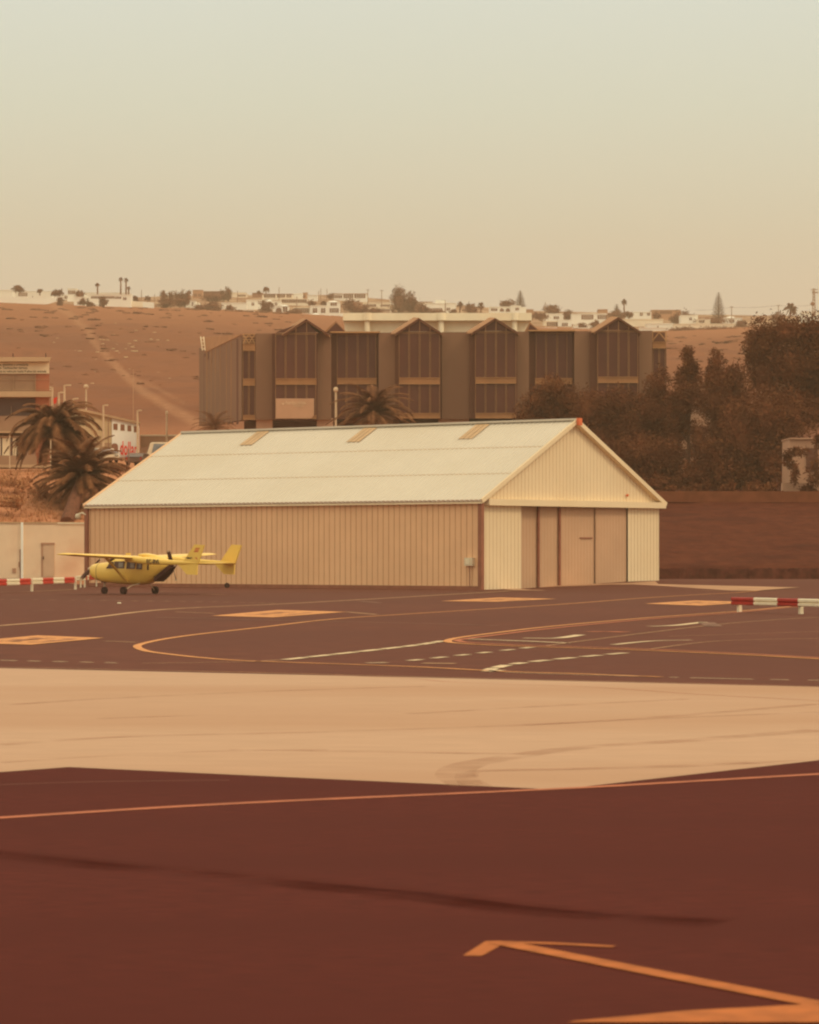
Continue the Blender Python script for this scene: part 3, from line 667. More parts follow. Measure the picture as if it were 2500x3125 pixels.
# landing gear
def wheel(x, y, r, nm):
    t_ = LB().disc((x, y, r), (0, 1, 0), r, .14, 18).build('wheel', M['rubber'], pl)
    for s in (1, -1):
        LB().disc((x, y + s * .072, r), (0, 1, 0), r * .4, .02, 12).build('rim', M['darkm'], t_)
wheel(2.35, 0, .175, 'nose')
LB().tube([(2.30, 0, .75), (2.35, .0, .30)], .045, 8).build('nose_gear_leg', M['metal'], pl)
LB().box((2.2, 0, .62), (.5, .3, .12)).build('gear_door', M['darkm'], pl)
for s in (1, -1):
    wheel(0, s * 1.22, .195, 'main')
    LB().tube([(-.35, s * .35, .55), (-.12, s * .8, .42), (0, s * 1.12, .2)], .026, 8).build('main_gear_leg', M['metal'], pl)
LB().tube([(.35, 0, 2.0), (.33, 0, 2.12)], .015, 6).build('antenna', M['metal'], pl)
LB().box((.75, .0, 2.02), (.28, .05, .1)).build('antenna_fairing', M['yplane'], pl)
pt = G(693, 1794)
tw_ = thing('spare_wheel', 'small dark wheel standing at the foot of the hangar wall under the right tail fin', 'wheel', pt)
MB().disc(pt + Vector((0, 0, .15)), (.3, -1, 0), .15, .14, 16).build('tyre', M['rubber'], tw_)
MB().disc(pt + Vector((.03, -.09, .15)), (.3, -1, 0), .06, .03, 12).build('rim', M['darkm'], tw_)

# ------------------------------------------------------------------ barriers
def barrier(name, label, a, b_, zb, h, segs, m_red, posts, pz, pw=.12, back=-.12):
    """a,b ground points; segs = list of (t0,t1,is_red) in fractions"""
    r_ = thing(name, label, 'barrier', a, 0, 'red and white barriers on the apron')
    d = b_ - a; Ld = d.length; dn = d.normalized(); nn = Vector((-dn.y, dn.x, 0)); q = MB()
    for (u0, u1, rr) in segs:
        p0 = a + d * u0; p1 = a + d * (u1 - .0); prof = []
        for (o, z) in ((-.07, 0), (-.10, h * .12), (-.10, h * .38), (-.04, h * .5), (-.10, h * .62), (-.10, h * .88), (-.07, h), (.03, h), (.03, 0)): prof.append(nn * -o * -1 + UP * (zb + z))
        q.loft([[p0 + v for v in prof], [p1 + v for v in prof]], 0 if rr else 1)
    q.build('beam', [m_red, M['whitep']], r_)
    for u in posts:
        p = a + d * u + nn * back
        MB().box(p + UP * (pz / 2), (pw, pw, pz), math.atan2(d.y, d.x)).build('post', M['whitep'], r_)
    return r_
a1, b1 = G(91, 1805), G(224, 1799); dd = b1 - a1
def frac(x): return (x - 91) / (224 - 91)
barrier('striped_barrier', 'long red and white striped barrier left of the aeroplane nose before the white wall', a1, b1, .37, .34,
        [(frac(-60), frac(-12), 0), (frac(-12), frac(22), 1), (frac(22), frac(58), 0), (frac(58), frac(90), 1), (frac(90), frac(125), 0), (frac(125), frac(157), 1), (frac(157), frac(191), 0), (frac(191), frac(224), 1)], M['red'], [0, 1], .70)
a2, b2 = G(230, 1794), G(290, 1790)
barrier('striped_barrier', 'short red and white barrier behind the propeller with twin thin legs', a2, b2, .42, .28,
        [(0, .45, 0), (.45, .52, 1), (.52, .62, 0), (.62, 1.1, 1)], M['red'], [.17, .37, .98], .55, .08)
a3, b3 = G(2246, 1868), G(2437, 1874)
g3 = lambda x: (x - 2246) / (2437 - 2246)
barrier('striped_barrier', 'low red and white barrier at the right edge of the apron', a3, b3, .26, .27,
        [(g3(2238), g3(2308), 1), (g3(2308), g3(2380), 0), (g3(2380), g3(2442), 1), (g3(2442), g3(2560), 0), (g3(2560), g3(2640), 1)], M['red2'], [0.02, 1.0, 1.9], .42, .13, back=.10)

# ------------------------------------------------------------------ white perimeter wall at left
WD = 218
pw_ = thing('perimeter_wall', 'pale rendered wall with a door between the barrier and the dirt bank at left', 'wall', P(0, 1765, WD))
MB().slab([P(-900, 1790, WD), P(290, 1790, WD), P(290, 1597, WD), P(-900, 1593, WD)], (0, .3, 0)).build('wall', M['walll'], pw_)
MB().slab([P(-900, 1594, WD - .05), P(290, 1599, WD - .05), P(290, 1594, WD - .05), P(-900, 1589, WD - .05)], (0, .4, 0)).build('coping', M['shop_l'], pw_)
MB().slab([P(176, 1599, WD - .08), P(264, 1599, WD - .08), P(264, 1595, WD - .08), P(176, 1595, WD - .08)], (0, .1, 0)).build('coping_strip', M['whitep'], pw_)
MB().slab([P(64, 1766, WD - .12), P(71, 1766, WD - .12), P(71, 1594, WD - .12), P(64, 1594, WD - .12)], (0, .12, 0)).build('white_pipe', M['vdoll'], pw_)
MB().slab([P(60.5, 1766, WD - .05), P(63, 1766, WD - .05), P(63, 1676, WD - .05), P(60.5, 1676, WD - .05)], (0, .05, 0)).build('conduit', M['groove'], pw_)
dr = MB().slab([P(132, 1760, WD - .04), P(166, 1760, WD - .04), P(166, 1661, WD - .04), P(132, 1661, WD - .04)], (0, .04, 0)).build('door', M['doorl'], pw_)
MB().slab([P(125, 1662, WD - .07), P(167, 1662, WD - .07), P(167, 1656, WD - .07), P(125, 1656, WD - .07)], (0, .07, 0)).slab([P(126, 1760, WD - .03), P(132, 1760, WD - .03), P(132, 1662, WD - .03), P(126, 1662, WD - .03)], (0, .03, 0)).build('frame', M['plinth'], dr)
MB().slab([P(131.5, 1707, WD - .1), P(134, 1707, WD - .1), P(134, 1698, WD - .1), P(131.5, 1698, WD - .1)], (0, .05, 0)).build('handle', M['darkm'], dr)
MB().slab([P(38, 1748, WD - .05), P(49, 1748, WD - .05), P(49, 1734, WD - .05), P(38, 1734, WD - .05)], (0, .05, 0)).build('vent_panel', M['plinth'], pw_)
MB().slab([P(57, 1731, WD - .05), P(62, 1731, WD - .05), P(62, 1715, WD - .05), P(57, 1715, WD - .05)], (0, .05, 0)).build('meter_cover', M['plinth'], pw_)

# ------------------------------------------------------------------ right side low walls
q = MB(); x = 1990
pr = []
while x < 3400:
    p = P(x, 1733, 224.7); pr.append((p.x, 1.0 + rnd.uniform(-.05, .05))); x += 9
for (xa, za), (xb, zb_) in zip(pr, pr[1:]):
    q.add([(xa, 224.6 + rnd.uniform(-.08, .08), .2), (xb, 224.6, .2), (xb, 225.0, zb_), (xa, 225.0, za), (xa, 225.6, za), (xb, 225.6, zb_)], [(0, 1, 2, 3), (3, 2, 5, 4)])
tag(q.build('stone_wall', M['rock']), 'low dark stone wall at the foot of the brown bank right of the hangar', 'wall')
tag(MB().slab([P(1960, 1532, 249.4), P(3300, 1535, 249.4), P(3300, 1500, 249.4), P(1960, 1499, 249.4)], (0, .35, 0)).build('terrace_wall', M['kerb']), 'thin reddish terrace wall along the bank top beneath the dark trees', 'wall')
wb = thing('white_outbuilding', 'pale rendered outbuilding half hidden by branches at the right edge above the bank', 'outbuilding', P(2450, 1517, 258))
MB().slab([P(2408, 1517, 257), P(2900, 1517, 257), P(2900, 1337, 257), P(2410, 1337, 257)], (0, 5, 0)).build('wall', M['plinth'], wb)
MB().slab([P(2388, 1518, 255), P(2900, 1518, 255), P(2900, 1474, 255), P(2388, 1474, 255)], (0, 1.0, 0)).build('plinth', M['plinth'], wb)
MB().slab([P(2409, 1340, 256.7), P(2905, 1340, 256.7), P(2905, 1336, 256.7), P(2409, 1336, 256.7)], (0, 5.6, 0)).build('roof', M['plinth'], wb)
MB().slab([P(2462, 1440, 256.9), P(2496, 1440, 256.9), P(2496, 1368, 256.9), P(2462, 1368, 256.9)], (0, .1, 0)).build('window', M['off_jamb_and_shade'], wb)
rb = thing('rear_building', 'pale building glimpsed in fragments through the trees right of the office', 'building', P(2110, 1500, 300))
MB().slab([P(2060, 1500, 300), P(2290, 1500, 300), P(2290, 1228, 300), P(2060, 1228, 300)], (0, 8, 0)).build('wall', M['plinth'], rb)
for yy in (1300, 1370, 1440): MB().slab([P(2085, yy + 24, 299.9), P(2265, yy + 24, 299.9), P(2265, yy, 299.9), P(2085, yy, 299.9)], (0, .12, 0)).build('window', M['off_jamb_and_shade'], rb)
MB().slab([P(2055, 1230, 299.5), P(2295, 1230, 299.5), P(2295, 1222, 299.5), P(2055, 1222, 299.5)], (0, 9, 0)).build('roof', M['conc_far'], rb)

# ------------------------------------------------------------------ office building
OD = 320.0
SK = [0.0]                                # sideways lean of a building's depth, metres per metre
def rect(mb, x0, y0, x1, y1, D, t=.2, mi=0):
    return mb.slab([P(x0, y1, D), P(x1, y1, D), P(x1, y0, D), P(x0, y0, D)], (SK[0] * t, t, 0), mi)
of = thing('office_building', 'long grey brown office block with tall glazed gabled bays behind the hangar', 'office building', P(1300, 1460, OD))
GB = 1500
def wtop(x): return 1018 - (x - 780) * 9 / 1168.0
def wbot(x): return 1281 - (x - 780) * 4 / 1168.0
walls = [(780, 831, 0), (968, 1011, 0), (1156, 1206, 0), (1348, 1433, 0), (1576, 1615, 0), (1753, 1800, 0), (1948, 1991, 0)]
for a, b_, _ in walls:
    MB().slab([P(a, wbot(a), OD), P(b_, wbot(b_), OD), P(b_, wtop(b_), OD), P(a, wtop(a), OD)], (0, 1.8, 0)).build('wall', M['off_wall'], of)
q = MB()                                  # body behind, floor slab and roof slab
q.slab([P(745, 1279, OD + 1.9), P(2030, 1276, OD + 1.9), P(2030, wtop(2030) + 3, OD + 1.9), P(745, 1021, OD + 1.9)], (0, 24, 0))
q.build('building_core', M['off_jamb_and_shade'], of)
for x0, x1 in ((782, 832), (967, 1017), (1150, 1200), (1338, 1432), (1574, 1620), (1750, 1802), (1946, 1990)):
    rect(MB(), x0, 1276, x1, GB, OD + .5, 1.2).build('ground_floor_column', M['plinth'], of)
rect(MB(), 745, 1285, 2030, GB, OD + 3.2, .3).build('ground_floor_glazing', M['off_jamb_and_shade'], of)
def glazing(x0, x1, ytop, cols, off, bands, parent, ybot, mull=True, frame='off_frame'):
    """glass sheets, ochre mullions in pairs, spandrel bands. bands = [(y0, y1), ...]"""
    w_ = rect(MB(), x0, ytop, x1, ybot, OD + off, .1).build('window', M['off_glass'], parent)
    q = MB()
    for i, xm in enumerate(cols):
        dbl = 0 < i < len(cols) - 1
        for dx in ((-2.0, 1.6) if dbl else (-.6,)):
            rect(q, xm + dx - .42, ytop, xm + dx + .42, ybot, OD + off - .10, .09)
    for y in (ytop + 1.5, ytop + 5):
        rect(q, x0, y - .4, x1, y + .4, OD + off - .13, .1)
    q.build('mullion', M[frame], w_)
    q = MB()
    for (ya, yb) in bands:
        rect(MB(), x0, ya, x1, yb, OD + off - .16, .12).build('spandrel', M['off_panel'], w_)
    q = MB()
    for (ya, yb) in bands:
        for yy in (ya, yb):
            rect(q, x0 - .5, yy - .55, x1 + .5, yy + .55, OD + off - .24, .1)
    if bands: q.build('rail', M['off_frame'], w_)
    return w_
bays = [(842, 966, 935, 973, (842, 872, 903.5, 936, 964), 831, 1155, 1173, 1281), (1218, 1343, 1279, 970, (1219, 1249, 1281, 1313, 1342), 1206, 1153, 1172, 1278),
        (1451, 1576, 1512, 970, (1452, 1482, 1514, 1545, 1575), 1433, 1152, 1170, 1277), (1824, 1948, 1887, 967, (1825, 1856, 1888, 1919, 1947), 1800, 1150, 1168, 1276)]
for bi, (x0, x1, xa, yap, cols, xl, y1, y2, yb) in enumerate(bays):
    ye = wtop(x0) - 4
    b_ = rect(MB(), x0 - 3, ye + 4, x1 + 3, yb, OD - 1.1, 3.0).build('gabled_bay', M['off_jamb_and_shade'], of)
    glazing(x0, x1, ye + 2, cols, -1.22, [(y1, y2)] + ([(1261, 1276)] if bi in (1, 2, 3) else [(1268, 1277)]), b_, yb)
    # dark panel left of the bay, its colour standing in for shade
    rect(MB(), xl, ye + 4, x0 - 3, yb, OD - .5, 2.2).build('shade_panel', M['off_jamb_and_shade'], b_)
    # gable triangle glass + frames
    hw = (x1 - x0) / 2
    MB().slab([P(x0 - 1, ye + 1, OD - 1.2), P(x1 + 1, ye + 1, OD - 1.2), P(xa, yap + 6, OD - 1.2)], (0, .2, 0)).build('gable_window', M['off_glass'], b_)
    q = MB()
    for xm in cols[1:-1]:
        t = 1 - abs(xm - xa) / (hw + 2); rect(q, xm - 1.0, ye + 1 - (ye - yap - 5) * t, xm + 1.0, ye + 1, OD - 1.32, .1)
    q.build('gable_mullion', M['off_frame'], b_)
    q = MB(); dp = 9
    for s in (-1, 1):
        xe = xa + s * (hw + (10 if s < 0 else 8)); ext = 20 if s < 0 else 6
        a = P(xa, yap, OD - 1.6); c = P(xe, ye + 6, OD - 1.6); a2 = a + Vector((0, dp, 0)); c2 = c + Vector((s * .2, dp, 0))
        if s < 0: q.slab([a, c, c + Vector((-ext / 31.25, 2.2, .12)), a + Vector((-.5, 3.4, .30))], (0, 0, -.12))
        q.slab([a - Vector((0, 0, .03)), c - Vector((0, 0, .03)), c2 - Vector((0, 0, .03)), a2], (0, 0, -.2))
    q.build('gable_roof', M['off_roof'], b_)
    q = MB()
    for s in (-1, 1):
        a = P(xa, yap + 3, OD - 1.66); c = P(xa + s * (hw + 8), ye + 9, OD - 1.66); q.beam(a, c, .1, .14)
    q.build('gable_trim', M['off_jamb_and_shade'], b_)
for (x0, x1, ap, yb, cols) in ((1011, 1156, (1025, 979, 989, 1057), 1279, (1030, 1058, 1092, 1123, 1148)), (1615, 1753, (1617, 983, 1600, 1652), 1276, (1637, 1667, 1701, 1731))):
    yt = wtop(x0) - 5
    b_ = rect(MB(), x0, yt + 6, x1, yb, OD + .75, 1.2).build('recessed_bay', M['off_jamb_and_shade'], of)
    glazing(x0 + 18, x1 - 6, yt + 6, cols, .6, [(1154, 1172)], b_, yb, frame='off_frame')
    rect(MB(), x0 - 2, yt, x1 + 4, yt + 4, OD - .3, 1.6).build('canopy', M['off_frame'], b_)
    ax_, ayy, bl, br = ap
    gr = MB().slab([P(bl, 1013, OD + 5), P(br, 1013, OD + 5), P(ax_ if ax_ > bl else ax_, ayy, OD + 5)], (0, 8, 0)).build('rear_gable', M['off_roof'], of)
    MB().slab([P(bl + 10, 1012, OD + 4.9), P(br - 4, 1012, OD + 4.9), P(ax_ + 1, ayy + 6, OD + 4.9)], (0, .08, 0)).build('gable_window', M['off_glass'], gr)
# left narrow glazed strip
b_ = rect(MB(), 740, 1048, 780, 1281, OD + .2, 1.7).build('corner_bay', M['off_jamb_and_shade'], of)
glazing(741, 779, 1067, (742, 760, 778), .05, [(1049, 1069), (1156, 1176), (1267, 1280)], b_, 1281)
q = MB()
for k in range(4):
    q.beam(P(741, 1020 + k * 8, OD + .2), P(779, 1020 + k * 8, OD + .2), .07)
for a, c in (((742, 1047), (760, 1019)), ((760, 1019), (778, 1047)), ((742, 1020), (760, 1047)), ((760, 1047), (778, 1020))): q.beam(P(*a, OD + .2), P(*c, OD + .2), .09)
q.build('roof_lattice', M['off_frame'], b_)
# slanted left wing: side wall going back, falling top edge, tan roof skirt
def lw(x, y):
    t = (x - 738) / (738 - 608); D = OD + .3 - t * 22; return P(x, y, D)
q = MB().slab([lw(608, 1300), lw(738, 1282), lw(738, 1022), lw(628, 1073), lw(608, 1060)], (.4, 1.2, 0)); lwn = q.build('end_wing', M['off_wall'], of)
q = MB()
for i, (xx, wd) in enumerate(((622, 4), (634, 3), (646, 2), (655, 6), (668, 3), (680, 4), (694, 6), (708, 3), (722, 4))):
    yt = 1073 - (xx - 628) * (51 / 110.0) + 4
    q.slab([lw(xx, 1296) - Vector((0, .12, 0)), lw(xx + wd * 1.4, 1294) - Vector((0, .12, 0)), lw(xx + wd * 1.4, yt) - Vector((0, .12, 0)), lw(xx, yt) - Vector((0, .12, 0))], (.02, .14, 0))
q.build('rib', M['off_jamb_and_shade'], lwn)
q = MB()
for xx in (632, 645, 658, 673, 692, 706): q.beam(lw(xx, 1296) - Vector((0, .2, 0)), lw(xx, 1076 - (xx - 628) * .46) - Vector((0, .2, 0)), .06)
q.build('mullion', M['off_frame'], lwn)
MB().slab([lw(610, 1028) + Vector((0, .8, 0)), lw(628, 1075) - Vector((.0, .3, 0)), lw(738, 1021) - Vector((0, .3, 0)), lw(740, 1017) + Vector((0, 2, 0))], (0, .3, -.05)).build('roof', M['off_roof'], of)
q = MB(); q.beam(lw(615, 1030), lw(620, 1072), .08); q.beam(lw(624, 1030), lw(629, 1072), .08)
for k in range(4): q.beam(lw(616 + k * 1.3, 1034 + k * 11), lw(625 + k * 1.3, 1034 + k * 11), .06)
for v in q.v: v.y -= 1.2
q.build('roof_ladder', M['offw'], of)
# right end strip
b_ = rect(MB(), 1991, 1060, 2034, 1276, OD + .4, 1.5).build('corner_bay', M['off_jamb_and_shade'], of)
glazing(1992, 2033, 1060, (1994, 2012, 2031), .25, [(1043, 1062)], b_, 1276)
q = MB()
for a, c in (((1992, 1012), (1992, 1043)), ((2033, 1012), (2033, 1043)), ((1992, 1013), (2033, 1013)), ((1992, 1040), (2012, 1014)), ((2012, 1014), (2033, 1040))): q.beam(P(*a, OD + .4), P(*c, OD + .4), .09)
q.build('roof_lattice', M['off_frame'], b_)
# sign board
sg = MB().slab([P(842, 1277, OD - 1.6), P(950, 1277, OD - 1.6), P(959, 1266, OD - 1.6), P(959, 1216, OD - 1.6), P(842, 1216, OD - 1.6)], (0, .12, 0)).build('sign_board', M['signp'], of)
text('sign_lettering', 'harinconsa', .52, P(872, 1234, OD - 1.62), (1, 0, 0), (0, 0, 1), M['signt'], sg, .87, .012)
text('sign_lettering', 'Canarias', .30, P(895, 1241, OD - 1.62), (1, 0, 0), (0, 0, 1), M['signt'], sg, 1.0, .006)
MB().ball(P(864, 1233, OD - 1.64), (.12, .02, .12), 8, 5).build('sign_emblem', M['signt'], sg)
# white rooftop block
OR = OD + 14
rect(MB(), 1047, 955, 1623, 978, OR, 9).build('rooftop_slab', M['offw'], of)
rect(MB(), 1052, 976, 1616, 1030, OR + 1.2, 8).build('rooftop_block', M['offw'], of)
for i, (xa, xb) in enumerate(((1110, 1132), (1336, 1358), (1561, 1581))):
    c = P((xa + xb) / 2, 1020, OR + .4); rr = (xb - xa) / 2 * OR / F
    MB().tube([c, P((xa + xb) / 2, 969, OR + .4)], rr * .8, 16).tube([P((xa + xb) / 2, 978, OR + .2), P((xa + xb) / 2, 955, OR + .2)], rr * 1.3, 16).build('rooftop_column', M['offw'], of)
MB().slab([P(1617, 1012, OR - 4), P(1640, 1012, OR - 4), P(1617, 984, OR - 4)], (0, 3, 0)).build('rooftop_wedge', M['off_wall'], of)

# ------------------------------------------------------------------ shop building at far left
SD = 265.0; SK[0] = -.13
sh = thing('shop_building', 'grey shop building with brick red corner and white Spanish lettering sign at left edge', 'shop building', P(60, 1432, SD))
rect(MB(), -700, 1098, 109, 1213, SD, 12).build('upper_wall', M['shop_g'], sh)
rect(MB(), 109, 1098, 151, 1425, SD - .06, 12).build('corner_panel', M['shop_r'], sh)
rect(MB(), -700, 1269, 109, 1316, SD, 12).build('middle_wall', M['shop_g'], sh)
rect(MB(), -700, 1390, 112, 1450, SD - .1, 12).build('base_wall', M['shop_g'], sh)
rect(MB(), -700, 1213, 109, 1269, SD + 1.0, 8).build('window_band', M['shop_d'], sh)
q = MB()
for xx in (34, -60, -150): rect(q, xx, 1240, xx + 1.2, 1269, SD + .9, .08)
q.build('window_post', M['shop_l'], sh)
MB().slab([P(-700, 1090, SD - 1.0), P(158, 1090, SD - 1.0), P(150, 1103, SD - 1.0), P(-700, 1103, SD - 1.0)], (-1.7, 13, 0)).build('roof', M['shop_l'], sh)
rect(MB(), -700, 1194, 158, 1211, SD - .9, 1.4).build('ledge', M['shop_l'], sh)
rect(MB(), -700, 1316, 112, 1321, SD - .3, .6).build('ledge', M['shop_l'], sh)
rect(MB(), -700, 1418, 152, 1427, SD - .4, .6).build('ledge', M['shop_l'], sh)
q = MB()
for x_ in (41, 109): rect(q, x_ - .5, 1103, x_ + .5, 1213, SD - .14, .1)
for y_ in (1158, 1189): rect(q, -700, y_ - .35, 151, y_ + .35, SD - .12, .04)
for y_ in (1350, 1380, 1400): rect(q, 110, y_ - .35, 151, y_ + .35, SD - .12, .04)
q.build('panel_joint', M['shop_l'], sh)
w_ = rect(MB(), -300, 1335, 109, 1393, SD + .25, .1).build('shop_window', M['shop_d'], sh)
for xa, xb in ((7, 29), (39, 50), (50.8, 66), (82, 108), (-30, 2)): rect(MB(), xa, 1336, xb, 1391, SD + .1, .06).build('window_poster', M['plinth'] if xa == 82 else M['shop_s'], w_)
q = MB()
for k in range(7):
    a = -.4 + k * .3; q.tube([P(52 + 14 * math.sin(a + .2 * j), 1338 + 9 * j, SD + .04) for j in range(6)] if k % 2 else [P(70 + 9 * math.sin(j * .5 + k), 1338 + 9 * j, SD + .04) for j in range(6)], .05, 5)
q.build('window_decoration', M['shop_d'], w_)
rect(MB(), -300, 1331, 109, 1335, SD - .05, .3).build('window_frame', M['shop_g'], w_)
sgn_ = rect(MB(), -500, 1106, 150.6, 1140, SD - .22, .12).build('sign_board', M['shop_s'], sh)
k = SD / F
def rtext(body, xr, yb, size, wpx):
    o = text('sign_lettering', body, size, P(xr, yb, SD - .235), (1, 0, 0), (0, 0, 1), M['shop_t'], sgn_, 1.0, .004, align='RIGHT')
    w0 = max(v.co.x for v in o.data.vertices) - min(v.co.x for v in o.data.vertices); s = wpx * k / w0
    xr_ = max(v.co.x for v in o.data.vertices)
    for v in o.data.vertices: v.co.x = xr_ + (v.co.x - xr_) * s
rtext('ria, aluminio y cristaleria', 86.5, 1116, .27, 92)
rtext('ice- Technischer service.', 85.5, 1126, .27, 92)
rtext('mos su vehículo hasta 9 años sin entrada', 142, 1136.5, .27, 150)
for xx in (40, 140): MB().tube([P(xx, 1091, SD), P(xx, 1078, SD)], .04, 5).build('roof_antenna', M['darkm'], sh)
for k_, xx in enumerate((105, 118)): rect(MB(), xx - 4, 1425, xx + 4, 1431, SD - .3, .3).build('base_vent', M['darkm'], sh)

SK[0] = 0.0
# ------------------------------------------------------------------ white building with red lettering
DD = 330.0
db = thing('rental_building', 'beige and bright white sloping roof building with red lettering and four square windows', 'building', P(340, 1400, DD))
def dpl(x, y): return P(x, y, DD + (x - 342) * .035)
q = MB().slab([dpl(205, 1410), dpl(425, 1410), dpl(425, 1291), dpl(225, 1246), dpl(205, 1250)], (-1.5, 14, 0)); q.build('wall', M['beigeb'], db)
q = MB().slab([dpl(342, 1395) - Vector((0, .15, 0)), dpl(408, 1395) - Vector((0, .15, 0)), dpl(425, 1391) - Vector((0, .15, 0)), dpl(425, 1293) - Vector((0, .15, 0)), dpl(342, 1277) - Vector((0, .15, 0))], (0, .14, 0))
wp_ = q.build('painted_panel', M['vdoll'], db)
q = MB().slab([dpl(222, 1249) - Vector((0, .6, 0)), dpl(430, 1295) - Vector((0, .6, 0)), dpl(430, 1289) - Vector((0, .6, 0)), dpl(222, 1242) - Vector((0, .6, 0))], (-1.6, 15, 0)); q.build('roof', M['shop_l'], db)
for xa, xb, ya, yb in ((347, 359.5, 1292.5, 1311.5), (369, 381, 1295, 1314), (390, 401.5, 1298, 1316), (409.5, 419, 1300.5, 1319)):
    w_ = MB().slab([dpl(xa, yb) - Vector((0, .22, 0)), dpl(xb, yb + .8) - Vector((0, .22, 0)), dpl(xb, ya + 1) - Vector((0, .22, 0)), dpl(xa, ya) - Vector((0, .22, 0))], (0, .1, 0)).build('window', M['off_panel'], db)
    MB().slab([dpl(xa + 2, yb - 2) - Vector((0, .24, 0)), dpl(xb - 2, yb - 2) - Vector((0, .24, 0)), dpl(xb - 2, ya + 3) - Vector((0, .24, 0)), dpl(xa + 2, ya + 2) - Vector((0, .24, 0))], (0, .03, 0)).build('pane', M['hb'], w_)
for xa, xb in ((216.5, 229), (234, 254)):
    w_ = MB().slab([dpl(xa, 1347) - Vector((0, .1, 0)), dpl(xb, 1347) - Vector((0, .1, 0)), dpl(xb, 1334) - Vector((0, .1, 0)), dpl(xa, 1334) - Vector((0, .1, 0))], (0, .1, 0)).build('window', M['off_jamb_and_shade'], db)
    xm = (xa + xb) / 2 + 3; MB().slab([dpl(xm - .8, 1347) - Vector((0, .14, 0)), dpl(xm + .8, 1347) - Vector((0, .14, 0)), dpl(xm + .8, 1334) - Vector((0, .14, 0)), dpl(xm - .8, 1334) - Vector((0, .14, 0))], (0, .05, 0)).build('frame', M['vdoll'], w_)
q = MB(); pts = [dpl(341 + 10 - 10 * math.cos(math.pi * i / 8), 1362 - 9 * math.sin(math.pi * i / 8)) - Vector((0, .4, 0)) for i in range(9)]
q.slab([dpl(361, 1396) - Vector((0, .4, 0))] + pts[::-1] + [dpl(341, 1396) - Vector((0, .4, 0))], (0, .2, 0)); dr = q.build('arched_door', M['hb'], db)
for xx in (347, 354): MB().slab([dpl(xx, 1396) - Vector((0, .45, 0)), dpl(xx + 3, 1396) - Vector((0, .45, 0)), dpl(xx + 3, 1376) - Vector((0, .45, 0)), dpl(xx, 1376) - Vector((0, .45, 0))], (0, .04, 0)).build('door_panel', M['plinth'], dr)
tx = text('red_lettering', 'dollar.', 1.9, dpl(367, 1386) - Vector((0, .19, 0)), (1, .1, -.09), (0, 0, 1), M['letter_red'], wp_, .39, .045)
rs = MB().slab([P(199, 1341, 322), P(215, 1341, 322), P(215, 1326, 322), P(199, 1326, 322)], (0, .15, 0))
rsn = thing('red_sign', 'small red sign on a white stand beneath the palm fronds beside the white van', 'sign', P(207, 1400, 322))
rs.build('sign_panel', M['letter_red'], rsn); MB().box(P(197, 1375, 322), (.25, .1, 2.6)).build('post', M['vdoll'], rsn); MB().slab([P(200, 1348, 321.9), P(214, 1348, 321.9), P(214, 1342, 321.9), P(200, 1342, 321.9)], (0, .1, 0)).build('lower_panel', M['vdoll'], rsn)
fl = thing('red_banner', 'small red banner above the palm crown beside the shop corner', 'banner', P(166, 1420, 268))
MB().slab([P(161, 1217, 268), P(175, 1211, 268), P(172, 1230, 268), P(165, 1233, 268)], (0, .05, 0)).build('cloth', M['letter_red'], fl); MB().tube([P(163, 1420, 268), P(162, 1212, 268)], .04, 6).build('pole', M['lamp'], fl)
# white yard wall with railings
yw = thing('yard_wall', 'low white yard wall right of the red lettering ending at the hangar roof', 'wall', P(470, 1385, 345))
MB().slab([P(428, 1385, 345), P(760, 1385, 345), P(760, 1330, 345), P(428, 1330, 345)], (0, .4, 0)).build('wall', M['conc_far'], yw)
MB().slab([P(428, 1331, 344.9), P(760, 1331, 344.9), P(760, 1327, 344.9), P(428, 1327, 344.9)], (0, .6, 0)).build('coping', M['boxw'], yw)
rl = thing('railing', 'thin dark upright railing between the white lettering wall and the minibus', 'railing', P(440, 1390, 318))
q = MB()
for i in range(12): q.beam(P(428 + i * 3.2, 1392, 318), P(428 + i * 3.2, 1366, 318), .05)
q.beam(P(426, 1367, 318), P(466, 1367, 318), .07); q.build('bars', M['wood'], rl)
rl = thing('railing', 'thin dark railing in front of the beige wall behind the parked white cars', 'railing', P(290, 1375, 320))
q = MB()
for i in range(26): q.beam(P(256 + i * 3.2, 1375, 320), P(256 + i * 3.2, 1352, 320), .05)
q.beam(P(254, 1354, 320), P(340, 1354, 320), .06); q.build('bars', M['wood'], rl)

# ------------------------------------------------------------------ lamps
def lamp(x, yt, yb, D, arm, label, dark=False, head='arm'):
    zt = P(x, yt, D).z; p = P(x, yb, D); p.z = terrain(p.x, p.y) - .1
    t = thing('street_lamp', label, 'street lamp', p, 0, 'pale lamp posts around the car park')
    m = M['lamp'] if not dark else M['wood']
    MB().tube([p, Vector((p.x, p.y, zt))], [.12 if not dark else .05, .085 if not dark else .04], 8).build('pole', m, t)
    if head == 'arm':
        L_ = arm * D / F; MB().beam(Vector((p.x, p.y, zt)), Vector((p.x + L_ * .55, p.y, zt + .02)), .10, .10).build('arm', m, t)
        MB().beam(Vector((p.x + L_ * .3, p.y, zt)), Vector((p.x + L_, p.y, zt + .02)), .34, .13 if not dark else .08).build('lamp_head', m, t)
    elif head == 'top':
        L_ = arm * D / F; MB().loft([[Vector((p.x + sx * a, p.y + sy * a, zt + z)) for sx, sy in ((-1, -1), (1, -1), (1, 1), (-1, 1))] for a, z in ((L_ * .55, -.12), (L_, -.02), (L_, .18), (L_ * .4, .32))]).build('lamp_head', m, t)
    return t
t = lamp(160, 1182, 1425, 290, -12, 'lamp post with two stacked heads at the shop building corner')
MB().beam(P(160, 1189, 290), P(150, 1189, 290), .34, .12).build('lamp_head', M['lamp'], t)
